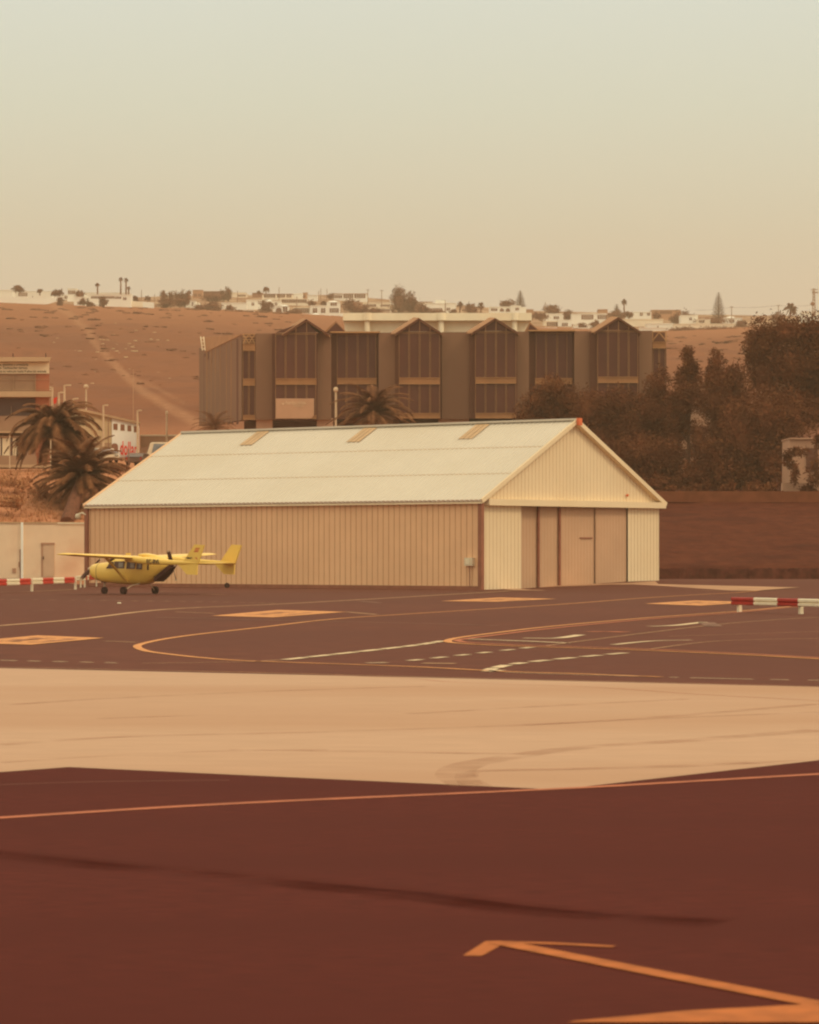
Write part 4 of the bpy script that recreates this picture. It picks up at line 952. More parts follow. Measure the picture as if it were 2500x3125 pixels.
lamp(197, 1176, 1400, 300, 20, 'tallest pale lamp post rising above the big palm crown')
lamp(180, 1198, 1400, 298, 17, 'pale lamp post just left of the tallest one above the palm')
lamp(224, 1217, 1400, 320, 15, 'short armed lamp post over the right fronds of the big palm')
lamp(263, 1182, 1300, 360, 7, 'thick pale lamp post with a flat square head behind the beige roof', head='top')
lamp(316, 1237, 1363, 318, 14, 'lamp post in front of the beige gable wall')
lamp(420, 1253, 1391, 322, 13, 'lamp post at the right edge of the bright white lettering wall')
lamp(509, 1263, 1350, 335, 4, 'slim pale post with a tiny head left of the hangar ridge', head='top')
lamp(331, 1272, 1370, 319, -4, 'thin dark pole before the seam of beige and white walls', dark=True, head='none')
lamp(1025, 1192, 1320, 300, 7, 'white lamp post standing in front of the office beside the feathery palm', head='top')
for x, yt, yb, D, lb in ((30, 1330, 1452, 246, 'thin fence post on the bank crest at the left frame edge'), (155, 1340, 1455, 246, 'thin fence post on the bank crest touching the big palm trunk'), (393, 1370, 1425, 250, 'thin post in front of the red lettering wall above the hangar verge')):
    p = P(x, yb, D); p.z = terrain(p.x, p.y) - .1
    tag(MB().tube([p, Vector((p.x, p.y, P(x, yt, D).z))], .045, 6).build('fence_post', M['lamp'] if x != 393 else M['wood']), lb, 'post')
p = P(407, 1300, 420); tag(MB().tube([Vector((p.x, p.y, terrain(p.x, p.y))), P(407, 1128, 420)], .05, 5).build('utility_pole', M['ht']), 'very thin tall pole against the hillside above the lettering wall', 'pole')

# ------------------------------------------------------------------ vehicles
def vehicle(name, label, x, D, rz, L_, W_, H_, prof, m, hood=.3, belt=.52, cat='car', glass=None, roofbar=False):
    p = P(x, 1400, D); p.z = terrain(p.x, p.y)
    t = thing(name, label, cat, p, rz); A_ = WM[t]
    q = MB(); n_ = len(prof)
    secs = []
    for yy, sc_ in ((-W_ / 2, .93), (-W_ / 2 + .07, 1), (W_ / 2 - .07, 1), (W_ / 2, .93)):
        secs.append([A_ @ Vector((u * L_, yy * (1 - .12 * max(0, (v - belt) / (1 - belt))), .28 + v * (H_ - .28) * (1 if sc_ == 1 else .985))) for u, v in prof])
    q.loft(secs); body = q.build('body', m, t)
    # greenhouse glass: side and ends, proud of the body by a few mm
    top = max(v for u, v in prof); ws = [u for u, v in prof if v > .9]; uf, ub = max(ws), min(ws)
    z0 = .28 + (belt + .04) * (H_ - .28); z1 = .28 + .92 * (H_ - .28)
    bf = max(u for u, v in prof if abs(v - belt) < .12); bb = min(u for u, v in prof if abs(v - belt) < .12)
    for s in (-1, 1):
        ylo, yhi = s * (W_ / 2 + .006), s * (W_ / 2 * .90 + .006)
        cuts = [0, .42, .46, .97]
        for a, b_ in ((0.0, .30), (.33, .62), (.65, .97)):
            lo0 = bb + .05 + (bf - bb - .1) * a; lo1 = bb + .05 + (bf - bb - .1) * b_; hi0 = ub + .03 + (uf - ub - .06) * a; hi1 = ub + .03 + (uf - ub - .06) * b_
            MB().slab([A_ @ Vector((lo0 * L_, ylo, z0)), A_ @ Vector((lo1 * L_, ylo, z0)), A_ @ Vector((hi1 * L_, yhi, z1)), A_ @ Vector((hi0 * L_, yhi, z1))], A_.to_3x3() @ Vector((0, -s * .03, 0))).build('window', glass or M['carglass'], t)
    for (lo, hi, s) in ((bf, uf, 1), (bb, ub, -1)):
        o = s * .03
        MB().slab([A_ @ Vector((lo * L_ + o, -W_ * .42, z0)), A_ @ Vector((lo * L_ + o, W_ * .42, z0)), A_ @ Vector((hi * L_ + o, W_ * .38, z1)), A_ @ Vector((hi * L_ + o, -W_ * .38, z1))], A_.to_3x3() @ Vector((-s * .03, 0, .01))).build('windscreen', glass or M['carglass'], t)
    for u in (-.31, .31):
        for s in (-1, 1):
            wh = MB().disc(A_ @ Vector((u * L_, s * (W_ / 2 - .08), .31)), A_.to_3x3() @ Vector((0, 1, 0)), .31, .2, 16).build('wheel', M['rubber'], t)
            MB().disc(A_ @ Vector((u * L_, s * (W_ / 2 + .025), .31)), A_.to_3x3() @ Vector((0, 1, 0)), .17, .02, 10).build('rim', M['metal'], wh)
    for s in (-1, 1):
        MB().box(A_ @ Vector((L_ * .495, s * W_ * .36, .28 + .33 * (H_ - .28))), (.12, .3, .16), rz).build('headlight', M['glass_int'], t)
        MB().box(A_ @ Vector((-L_ * .495, s * W_ * .40, .28 + .42 * (H_ - .28))), (.06, .14, .26), rz).build('tail_light', M['red2'], t)
    if roofbar:
        q = MB()
        for u in (-.3, -.1, .12): q.beam(A_ @ Vector((u * L_, -W_ * .42, H_ + .1)), A_ @ Vector((u * L_, W_ * .42, H_ + .1)), .06)
        for s in (-1, 1): q.beam(A_ @ Vector((-.36 * L_, s * W_ * .42, H_ + .1)), A_ @ Vector((.16 * L_, s * W_ * .42, H_ + .1)), .06)
        q.build('roof_rack', M['carw'], t)
    return t
VAN = [(-.5, 0), (.5, 0), (.5, .38), (.46, .50), (.30, .60), (.13, .97), (.05, 1.0), (-.47, 1.0), (-.495, .9), (-.5, .5)]
CAR = [(-.5, .05), (-.48, 0), (.48, 0), (.5, .1), (.49, .42), (.22, .58), (.02, .97), (-.06, 1.0), (-.34, .98), (-.47, .60), (-.5, .5)]
BUS = [(-.5, 0), (.5, 0), (.5, .42), (.485, .55), (.45, .95), (.43, 1.0), (-.47, 1.0), (-.495, .95), (-.5, .5)]
vehicle('parked_van', 'white van with a roof rack parked between the big palm trunk and the beige building', 222, 305, R(-38), 4.1, 1.75, 1.85, VAN, M['carw'], cat='van', roofbar=True, belt=.55)
vehicle('parked_car', 'white car parked behind the spiky palm fronds in front of the arched door', 322, 304, R(-72), 3.9, 1.68, 1.42, CAR, M['carw'])
vehicle('parked_car', 'low white car half hidden behind the second palm', 272, 306, R(-64), 4.0, 1.7, 1.40, CAR, M['carw'])
vehicle('parked_car', 'dark car parked at the right foot of the bright white lettering wall', 428, 286, R(78), 3.9, 1.6, 1.1, CAR, M['card'])
vehicle('minibus', 'pale minibus with blue grey windows half hidden behind the hangar roof edge', 552, 306, R(180), 6.2, 2.1, 2.15, BUS, M['boxw'], cat='minibus', glass=M['blueg'], belt=.42)

# ------------------------------------------------------------------ vegetation
def leafcloud(q, c, r, n_, size, rg, flat=1.0, shell=.55):
    """many small leaf faces spread through an ellipsoid in sub clumps"""
    c = Vector(c); r = Vector(r); nc = max(3, int(n_ / 34)); cl = []
    for _ in range(nc):
        while True:
            v = Vector((rg.uniform(-1, 1), rg.uniform(-1, 1), rg.uniform(-1, 1)))
            if shell * .6 < v.length < 1: break
        cl.append(v)
    cr_ = .36
    for i in range(n_):
        k_ = cl[i % nc]; v = Vector((k_.x + rg.gauss(0, cr_ * .5), k_.y + rg.gauss(0, cr_ * .5), k_.z + rg.gauss(0, cr_ * .45)))
        p = c + Vector((v.x * r.x, v.y * r.y, v.z * r.z)); s = size * rg.uniform(.5, 1.4)
        a = Vector((rg.gauss(0, 1), rg.gauss(0, 1), rg.gauss(0, .8))).normalized(); b2 = a.orthogonal().normalized()
        b2.rotate(Matrix.Rotation(rg.uniform(0, 6.28), 3, a)); o = len(q.v)
        q.v += [p, p + a * s + b2 * s * .32, p + a * s * 1.9, p + a * s - b2 * s * .32]; q.f.append([o, o + 1, o + 2, o + 3]); q.m.append(0 if (i % nc) % 3 else 1)
def tree(label, x, yb, D, ells, n_, size, mats, name='tree', group=None, trunk=.25, seed=1, cat='tree', depth=1.0, zbase=None, limbs=True):
    rg = random.Random(seed); p = P(x, yb, D); p.z = terrain(p.x, p.y) - .1 if zbase is None else zbase
    t = thing(name, label, cat, p, 0, group); k_ = D / F
    tot = sum(rx * ry for _, _, rx, ry in ells); q = MB(); core = MB()
    tops = []
    for (cx, cy, rx, ry) in ells:
        c = P(cx, cy, D + rg.uniform(-.5, .5) * rx * k_ * depth); rr = (rx * k_, rx * k_ * depth, ry * k_); tops.append(c)
        leafcloud(q, c, rr, max(30, int(n_ * 2.3 * rx * ry / tot)), size * .72, rg)
        q.ball(c, (rr[0] * .55, rr[1] * .55, rr[2] * .58), 14, 9, j=.16, rg=rg)
    q.build('crown', mats, t)
    tr = MB(); top = sum(tops, Vector()) / len(tops); base = Vector((p.x, p.y, p.z))
    mid = base.lerp(top, .45) + Vector((rg.uniform(-.3, .3), 0, 0)); tr.tube([base, mid, top], [trunk, trunk * .75, trunk * .35], 8)
    if limbs:
        for c in tops: tr.tube([mid, mid.lerp(c, .55) + Vector((0, 0, -.15)), c], [trunk * .45, trunk * .3, trunk * .1], 6)
    tr.build('trunk', M['bark'], t)
    return t
DK = [M['leaf'], M['leaf2']]; D3 = [M['leaf2'], M['leaf']]
gR = 'dark trees on the terrace right of the hangar'
tree('huge broad olive topped tree filling the upper right corner of the treeline', 2420, 1505, 282, [(2330, 1045, 55, 75), (2400, 1015, 70, 55), (2480, 1020, 80, 60), (2420, 1120, 120, 100), (2325, 1140, 60, 90), (2510, 1160, 90, 120), (2300, 1060, 30, 60), (2460, 1240, 110, 90), (2560, 1080, 90, 110)], 15000, .22, DK, group=gR, trunk=.5, seed=11)
tree('dark drooping tree low in front of the huge broad tree', 2330, 1520, 268, [(2330, 1290, 90, 110), (2262, 1340, 65, 110), (2400, 1280, 80, 90), (2340, 1420, 80, 80), (2250, 1430, 60, 70)], 11000, .2, DK, group=gR, trunk=.35, seed=12)
tree('slim pointed tree left of the huge broad tree with its tip against the hill', 2188, 1515, 276, [(2188, 1108, 24, 40), (2176, 1140, 22, 30), (2182, 1165, 44, 45), (2185, 1230, 52, 55), (2196, 1310, 40, 70)], 5600, .18, DK, group=gR, trunk=.22, seed=13)
tree('slim tree right of the office end with a narrow tuft top', 2098, 1512, 280, [(2100, 1098, 20, 34), (2112, 1130, 22, 26), (2096, 1160, 38, 42), (2092, 1215, 55, 45), (2070, 1290, 34, 50)], 5200, .18, DK, group=gR, trunk=.2, seed=14)
tree('feathery tree between the slim pointed tree and the huge broad tree', 2240, 1515, 278, [(2243, 1160, 34, 45), (2238, 1230, 48, 60), (2236, 1310, 50, 60)], 5200, .18, DK, group=gR, trunk=.22, seed=15)
tree('wispy tree over the right end of the office facade', 2005, 1510, 284, [(2010, 1190, 42, 60), (1990, 1260, 66, 60), (2030, 1340, 52, 60), (1960, 1340, 60, 60)], 6500, .18, DK, group=gR, trunk=.24, seed=16)
tree('wide thin leaved tree covering the lower part of the rightmost gabled bay', 1880, 1505, 286, [(1900, 1235, 60, 55), (1850, 1270, 70, 60), (1800, 1250, 52, 60), (1920, 1330, 80, 70), (1830, 1360, 90, 60)], 9000, .18, DK, group=gR, trunk=.26, seed=17)
tree('thin leaved tree in front of the recessed bay behind the hangar ridge end', 1680, 1500, 290, [(1690, 1185, 52, 42), (1650, 1225, 60, 50), (1730, 1225, 60, 52), (1770, 1290, 70, 60), (1690, 1290, 80, 60), (1610, 1265, 42, 42)], 8500, .17, D3, group=gR, trunk=.24, seed=18)
tree('low dense tree at the bank top just right of the hangar gable', 1990, 1515, 270, [(1970, 1400, 85, 75), (1900, 1410, 60, 70), (2040, 1420, 60, 70), (1990, 1480, 90, 40)], 7500, .19, DK, group=gR, trunk=.25, seed=19)
tree('low dark shrub like tree between the two slim trees at the terrace', 2150, 1515, 266, [(2165, 1400, 45, 55), (2120, 1455, 50, 45), (2190, 1450, 60, 50)], 4500, .19, DK, group=gR, trunk=.2, seed=20)
tree('hazy low tree joining the crowns between the hangar gable and the slim trees', 2060, 1518, 296, [(2040, 1250, 60, 60), (1960, 1260, 60, 50), (2225, 1330, 55, 80), (2020, 1370, 60, 60), (2130, 1340, 30, 60)], 6000, .18, DK, group=gR, trunk=.24, seed=21)
def bush(label, ells, D, n_, size, mats=None, name='bush', group=None, seed=1, depth=1.0):
    rg = random.Random(seed); q = MB(); k_ = D / F
    for (cx, cy, rx, ry) in ells: leafcloud(q, P(cx, cy, D), (rx * k_, rx * k_ * depth, ry * k_), max(25, int(n_ / len(ells))), size, rg, shell=.2)
    return tag(q.build(name, mats or DK), label, 'bush', group)
bush('dark bush hanging over the brown bank below the huge trees', [(2345, 1525, 26, 35), (2340, 1500, 34, 25)], 251, 1400, .15, seed=31)
bush('dark climbing bush in front of the pale outbuilding at the right edge', [(2478, 1455, 26, 40), (2460, 1490, 16, 20), (2500, 1420, 26, 40), (2440, 1378, 32, 14), (2498, 1350, 22, 26), (2422, 1440, 14, 34), (2405, 1400, 12, 26), (2470, 1500, 24, 12)], 254, 4200, .14, seed=32)
for i, (x, y, rx, ry, D, lb) in enumerate(((2035, 1500, 22, 14, 251, 'small dark bush on the bank top closest to the hangar gable'), (2120, 1497, 34, 18, 252, 'low dark bush on the bank top left of the slim trees'), (2215, 1500, 26, 16, 251, 'low dark bush on the bank top beneath the slim pointed tree'),
                                       (2285, 1496, 30, 22, 252, 'dark bush on the bank top just left of the hanging bush'))):
    bush(lb, [(x, y, rx, ry), (x + rx * .6, y - 6, rx * .6, ry)], D, 900, .13, seed=60 + i)
for i, (x, y, rx, ry, D, lb) in enumerate(((40, 1478, 60, 26, 237, 'wide dry bush on the orange bank at the left frame edge'), (120, 1500, 36, 18, 234, 'small dry bush on the bank beside the second palm'), (30, 1532, 44, 18, 228, 'dry bush low on the bank above the white wall at left'),
                                       (345, 1432, 40, 18, 246, 'rounded dark bush right of the second palm crown'), (180, 1445, 30, 14, 244, 'low bush at the foot of the big palm'))):
    bush(lb, [(x, y, rx, ry)], D, 900, .13, mats=[M['dry'], M['dry']] if i != 3 else DK, seed=40 + i)

def palm(label, cx, cy, D, rad, nfr, base=None, trunk=.3, seed=1, name='palm_tree', up=.5, nl=38, leafw=.05, group=None, droop=1.0, mats=None, cat='palm tree'):
    """crown centre in photo pixels, rad = frond length in metres"""
    rg = random.Random(seed); c = P(cx, cy, D)
    b_ = Vector((c.x, c.y, terrain(c.x, c.y) - .1)) if base is None else P(base[0], base[1], base[2])
    if base is not None: b_.z = min(terrain(b_.x, b_.y) - .1, c.z - .3)
    t = thing(name, label, cat, b_, 0, group); q = MB(); st_ = MB()
    for i in range(nfr):
        az = 2 * math.pi * (i * .618 + rg.uniform(-.03, .03)); el = R(88) - (i / nfr) ** .9 * R(105) + rg.uniform(-.1, .1); Lf = rad * rg.uniform(.85, 1.12)
        pts = []; p = c.copy(); e = el; ns = 9
        for k_ in range(ns + 1):
            pts.append(p.copy()); e -= droop * (.10 + .10 * k_ / ns) * (1.0 if el > .3 else .6); dv = Vector((math.cos(az) * math.cos(e), math.sin(az) * math.cos(e), math.sin(e))); p = p + dv * Lf / ns
        st_.tube(pts, [.035 * rad / 3] * 2 + [.02 * rad / 3] * (ns - 1), 4)
        for k_ in range(nl):
            u = .12 + .88 * (k_ + .5) / nl; f_i = u * ns; j = min(int(f_i), ns - 1); base_ = pts[j].lerp(pts[j + 1], f_i - j); d = (pts[j + 1] - pts[j]).normalized()
            side = d.cross(Vector((0, 0, 1)))
            side = side.normalized() if side.length > .05 else Vector((math.sin(az), -math.cos(az), 0)); ll = rad * .20 * math.sin(math.pi * min(1, .15 + .85 * u)) ** .6 * (1.05 - .5 * u) + .05 * rad
            for s in (-1, 1):
                tip = base_ + (side * s * .75 + d * .65 + Vector((0, 0, -.28 + rg.uniform(-.1, .1)))).normalized() * ll
                wv = d * leafw * rad / 3; o = len(q.v); q.v += [base_ - wv * .5, base_ + wv * .5, tip]; q.f.append([o, o + 1, o + 2]); q.m.append(k_ % 2)
    q.build('fronds', mats or [M['palm'], M['leaf2']], t); st_.build('frond_stems', M['palm'], t)
    n_ = 10; q = MB(); q.tube([b_.lerp(c, i / n_) for i in range(n_ + 1)], [trunk * (1.15 - .25 * i / n_ + (.05 if i % 2 else 0)) for i in range(n_ + 1)], 10); q.build('trunk', M['palmtr'], t)
    q = MB(); q.ball(c - Vector((0, 0, trunk * .75)), (trunk * 1.05, trunk * 1.05, trunk * 1.1), 10, 7, j=.08, rg=rg); q.build('crown_shaft', M['leaf'], t)
    return t
palm('big date palm with arching fronds and a thick trunk in front of the shop building', 168, 1312, 250, 4.3, 80, base=(170, 1445, 250), trunk=.36, seed=3, nl=80, leafw=.045, droop=1.45)
palm('spiky second date palm leaning over the bank at the hangar left end', 252, 1458, 232, 3.8, 84, base=(205, 1592, 226), trunk=.45, seed=5, nl=80, droop=1.0, leafw=.05)
palm('feathery palm rising behind the hangar roof before the office', 1140, 1262, 290, 4.1, 60, base=None, trunk=.3, seed=8, nl=70, droop=1.15, leafw=.04)
palm('small palm at the left foot of the office showing over the hangar roof', 655, 1305, 290, 2.3, 34, base=None, trunk=.2, seed=9, nl=30)

# ------------------------------------------------------------------ village on the ridge
def DT(x, y):
    Y = 1195.0
    while Y < 1900:
        if YH - (tz(x, Y) - CAMH) * F / Y <= y: return Y
        Y += 6
    return 1650.0
def house(label, x0, y0, x1, y1, m='hw', wins=(), parapet=True, D=None, name='house', cat='house', depth=9, arch=(), dome=None, strip=None, roofm=None):
    D = D or DT((x0 + x1) / 2, y1); k_ = D / F
    t = thing(name, label, cat, P((x0 + x1) / 2, y1, D), 0, 'houses of the village on the ridge'); zb = min(P(x0, y1, D).z, tz(x0, D + depth), tz(x1, D)) - 1.5
    a, b_, c, d = P(x0, y1, D), P(x1, y1, D), P(x1, y0, D), P(x0, y0, D); a.z = b_.z = zb
    MB().slab([a, b_, c, d], (0, depth, 0)).build('wall', M[m], t)
    q = MB(); q.slab([P(x0 - .8, y0 + 1.2, D - .25), P(x1 + .8, y0 + 1.2, D - .25), P(x1 + .8, y0 - .4, D - .25), P(x0 - .8, y0 - .4, D - .25)], (0, depth + .5, 0)); q.build('roof', M[roofm or m], t)
    if dome:
        for (dx, dw, dh) in dome:
            q = MB(); q.loft([[P(dx + sx * dw * f, y0 - dh * (1 - f * f) + .5, D + 1 + depth * .4 + sy * dw * f * k_) for sx, sy in ((-1, -1), (1, -1), (1, 1), (-1, 1))] for f in (1, .8, .5, .1)]); q.build('hip_roof', M[m], t)
    for (wx0, wy0, wx1, wy1) in wins:
        w_ = rect(MB(), wx0, wy0 - .6, wx1, wy1 + .9, D - .06, .05).build('window', M['hwin'], t)
        if wx1 - wx0 > 6:
            q = MB(); nn = max(1, int((wx1 - wx0) / 7))
            for i in range(1, nn + 1): xm = wx0 + (wx1 - wx0) * i / (nn + 1); rect(q, xm - .5, wy0, xm + .5, wy1, D - .12, .05)
            q.build('frame', M[m], w_)
    for (ax, ay, aw, ah) in arch:
        pts = [P(ax + aw * math.cos(math.pi * i / 8), ay - ah * math.sin(math.pi * i / 8), D - .06) for i in range(9)]
        q = MB(); q.slab([P(ax - aw, ay + ah * .4, D - .06), P(ax + aw, ay + ah * .4, D - .06)] + pts, (0, .05, 0)); q.build('arch', M['hwin'], t)
    return t
H = house
H('long low white house with dark windows at the far left end of the ridge', 0, 889, 85, 908, wins=[(4, 895, 40, 901), (56, 894, 84, 903)], depth=7)
rw = H('plain white upper storey behind the first long white house at the left frame edge', -40, 885, 38, 893, D=1420, wins=[(-20, 887, -10, 891)])
H('blank white block house right of the dome shaped bush at left', 86, 889, 158, 914, wins=[(120, 895, 124, 901), (99, 903, 101, 907)], depth=8)
q = MB()
pts_t = [(-60, 905), (0, 905), (60, 908), (110, 910), (160, 908), (196, 903)]; pts_b = [(-60, 925), (0, 924), (60, 929), (110, 932), (150, 927), (196, 913)]
for i in range(len(pts_t) - 1):
    q.slab([P(*pts_b[i], 1186), P(*pts_b[i + 1], 1186), P(*pts_t[i + 1], 1186), P(*pts_t[i], 1186)], (0, .6, 0))
tag(q.build('garden_wall', M['hw']), 'long curved white garden wall below the leftmost ridge houses', 'wall')
H('small white cottage with a dark porch between two round bushes', 181, 900, 226, 915, wins=[(197, 904, 213, 911)])
H('white tower house with a brown balcony behind the small porch cottage', 206, 880, 234, 902, D=1400, wins=[(208, 887, 230, 897)])
H('low white annex at the crest right of the porch cottage', 226, 906, 262, 920, D=1190)
H('very long white villa with a continuous dark window strip below the tall twin palms', 257, 899, 400, 925, wins=[(278, 905, 350, 910), (352, 906, 370, 911), (376, 908, 386, 915)], depth=8, D=1193)
H('flat white roof terrace behind the very long white villa', 258, 893, 396, 901, D=1260, depth=12)
q = MB(); q.slab([P(395, 936, 1196), P(436, 938, 1196), P(436, 921, 1196), P(395, 918, 1196)], (0, .5, 0)); tag(q.build('garden_wall', M['hc']), 'cream garden wall right of the very long white villa', 'wall')
q = MB(); q.slab([P(436, 940, 1194), P(470, 942, 1194), P(470, 923, 1194), P(436, 921, 1194)], (0, .5, 0)); tag(q.build('garden_wall', M['vdoll']), 'bright white short garden wall left of the dark tree row', 'wall')
H('tan towered block with four corner finials right of the row of trees', 588, 885, 618, 912, 'ht', wins=[(592, 897, 601, 904), (605, 897, 614, 904)], D=1500)
for xx in (588.5, 617.5): pass
H('long brown building with a dark roof beside the tan towered block', 618, 889, 682, 912, 'hb', D=1510, wins=[(622, 892, 676, 895)])
H('tiny white house with one window below the tan towered block', 580, 918, 597, 934, wins=[(586, 923, 590, 929)], D=1230)
H('low white outhouse adjoining the tiny one window house', 563, 924, 609, 934, D=1236)
H('broad white house front above the crest left of the round dark bush', 676, 924, 752, 944, wins=[(690, 935, 704, 942)], D=1225)
H('white house with a shaded side immediately left of the round dark bush', 752, 916, 802, 950, wins=[(768, 924, 776, 932)], D=1245)
H('bright short white wall house at the crest below the broad white front', 752, 945, 774, 953, D=1196)
H('distant pale arcade building behind the broad white front', 703, 893, 752, 910, 'hc', wins=[(726, 900, 750, 904)], D=1560)
H('dark flat roofed building left of the long tan house', 770, 894, 802, 907, 'hb', D=1560)
H('long tan house with brown shaded windows under the single round palm', 800, 897, 893, 914, 'hc', wins=[(806, 899, 840, 907), (846, 899, 870, 907), (875, 899, 889, 907)], D=1480, roofm='hb')
H('bright white square upper house right of the long tan house', 893, 896, 923, 912, D=1490)
H('small reddish pavilion between two white upper houses', 925, 893, 938, 908, 'ht', D=1500, wins=[(926, 901, 932, 907)])
H('plain white upper house left of the tall pole trio', 938, 901, 969, 915, D=1480)
H('white house with twin pyramid roofs above the round dark bush', 803, 919, 858, 946, wins=[(819, 920, 828, 928), (839, 924, 846, 931)], dome=[(820, 13, 5)], D=1270)
H('white arcade wing with dark arches right of the round dark bush', 833, 934, 881, 957, wins=[(864, 936, 877, 950)], arch=[(851, 948, 9, 9)], D=1215, dome=[(868, 14, 4)])
H('long cream house with a dark window strip in the middle of the village', 858, 912, 939, 938, 'hc', wins=[(860, 915, 936, 923)], D=1360)
H('open terrace house with dark awning behind the crest bushes', 896, 939, 945, 957, 'hc', wins=[(899, 941, 943, 953)], D=1222)
H('low white house with two tall dark doors beside the arched two storey house', 946, 932, 997, 958, wins=[(955, 941, 968, 954), (980, 941, 993, 954)], D=1218)
H('two storey white house with a rounded gable and wide dark windows', 997, 922, 1037, 957, wins=[(1009, 923, 1028, 932), (1006, 941, 1034, 953)], dome=[(1017, 18, 5)], D=1219)
q = MB(); q.slab([P(922, 966, 1204), P(1060, 972, 1204), P(1060, 958, 1204), P(922, 957, 1204)], (0, .5, 0)); tag(q.build('garden_wall', M['hw']), 'white garden wall along the crest before the arched two storey house', 'wall')
for xx, ww, lb in ((964, 12, 'small white parasol left of the white fence posts on the crest'), (1064, 20, 'large white parasol roof at the right end of the crest garden wall')):
    u = thing('garden_parasol', lb, 'parasol', P(xx, 962, 1200)); MB().loft([[P(xx + sx * ww * f, 957 - 5 * (1 - f) + 3, 1200 + sy * ww * f * .12) for sx, sy in ((-1, -1), (1, -1), (1, 1), (-1, 1))] for f in (1, .05)]).build('canopy', M['hw'], u); MB().beam(P(xx, 975, 1200), P(xx, 957, 1200), .2).build('pole', M['hw'], u)
for xx in (1008, 1043): tag(MB().box(P(xx, 966, 1198), (.7, .5, 2.6)).build('gate_post', M['hw']), 'white gate post on the crest, %s of the two' % ('left' if xx == 1008 else 'right'), 'post')
H('long pale house with dark balcony windows on the skyline right of the pole trio', 1019, 896, 1122, 922, wins=[(1023, 901, 1044, 909), (1049, 898, 1078, 909), (1082, 898, 1115, 909)], D=1520, roofm='ht')
H('flat cream terrace house right of the large dark village tree', 1108, 922, 1190, 934, 'hc', wins=[(1110, 929, 1148, 935), (1162, 930, 1188, 934)], D=1420)
H('low cream terrace wall house below the flat cream terrace house', 1100, 938, 1196, 950, 'hc', wins=[(1112, 944, 1190, 950)], D=1330)
H('white skyline house behind the big two lobed tree', 1190, 917, 1210, 940, D=1500)
H('white house with a veranda right of the big two lobed tree', 1300, 925, 1360, 953, wins=[(1308, 941, 1350, 949)], D=1330)
H('small white upper storey with one dark window on the veranda house', 1330, 916, 1361, 928, wins=[(1336, 925, 1348, 932)], D=1332)
H('thin dark roofed low house left behind the veranda house', 1272, 921, 1320, 936, 'hc', D=1460, roofm='hb')
H('plain white house with a brown corner window right of the veranda house', 1361, 925, 1392, 952, wins=[(1363, 940, 1374, 947)], D=1330)
H('white house with two arches left of the small ridge pine', 1494, 936, 1562, 956, wins=[(1499, 942, 1518, 948)], arch=[(1532, 948, 6.5, 7), (1550, 948, 6.5, 7)], D=1330)
H('square white wing with one window under the small ridge pine', 1560, 932, 1590, 956, wins=[(1573, 940, 1584, 946)], D=1328)
H('blank white side wing right of the window wing under the pine', 1590, 938, 1606, 957, D=1335)
H('small brownish house behind the flat dark hedge right of the pine', 1606, 944, 1628, 957, 'ht', D=1400)
H('white cottage under the broad dome shaped tree', 1661, 957, 1720, 975, wins=[(1690, 966, 1706, 973)], D=1320)
H('big white house with two wide dark windows above the rear gable', 1745, 957, 1852, 990, wins=[(1775, 961, 1811, 974), (1824, 962, 1852, 973)], D=1290)
H('white front house with one brown window behind the office roof edge', 1703, 976, 1745, 1006, wins=[(1715, 986, 1733, 994)], D=1235)
H('brown shaded porch house left of the one window front house', 1660, 980, 1703, 1006, 'hc', wins=[(1669, 984, 1702, 998)], D=1236)
H('small dark roofed skyline house behind the big two window house', 1826, 944, 1855, 956, 'ht', D=1480)
H('low white terrace in front of the big two window house', 1752, 990, 1812, 1012, D=1222)
H('white house with two dark openings right of the ball shaped palm', 1933, 952, 1988, 972, wins=[(1953, 955, 1962, 963), (1975, 955, 1984, 962)], D=1370)
H('tan skyline building with a reddish roof line far right of the office', 1988, 946, 2078, 970, 'ht', wins=[(2015, 950, 2050, 957)], D=1450)
H('long blank cream wall house above the right gabled bay', 1904, 974, 2024, 996, 'hc', D=1280)
H('pale stepped wall house at the crest over the office right end', 1974, 987, 2056, 1012, D=1222, wins=[(2006, 995, 2010, 1003)])
H('tiny white house with one dark square window right of the tall ridge pine', 2210, 970, 2266, 990, wins=[(2226, 975, 2241, 984)], D=1290, dome=[(2230, 16, 5)])
H('pale tan wall enclosure below the tall ridge pine', 2056, 988, 2280, 1003, 'hc', D=1215, depth=4)
H('pale half buried shed at the crest right of the office end', 2030, 1013, 2118, 1024, 'hc', D=1198, depth=4)
H('long low white terrace wall above the recessed bay left of the rightmost gable', 1622, 1000, 1700, 1014, D=1196, depth=3)
H('low white terrace block right of the one window front house', 1748, 1000, 1800, 1014, D=1197, depth=3)
H('bright white parapet wall just right of the rightmost gable', 1952, 1000, 2040, 1012, D=1197, depth=3)
H('white upper house between the ball shaped palm and the two opening house', 1912, 961, 1936, 975, D=1360, wins=[(1918, 965, 1924, 970)])
H('white cube house behind the spreading dark tree', 2078, 962, 2130, 988, D=1275, wins=[(2104, 970, 2112, 977)])
H('pale flat house left of the tall ridge pine foot', 2126, 974, 2168, 990, 'hc', D=1272, wins=[(2134, 978, 2150, 984)])
H('white house wall behind the fan palm at the upper right edge', 2450, 950, 2700, 978, D=1330)

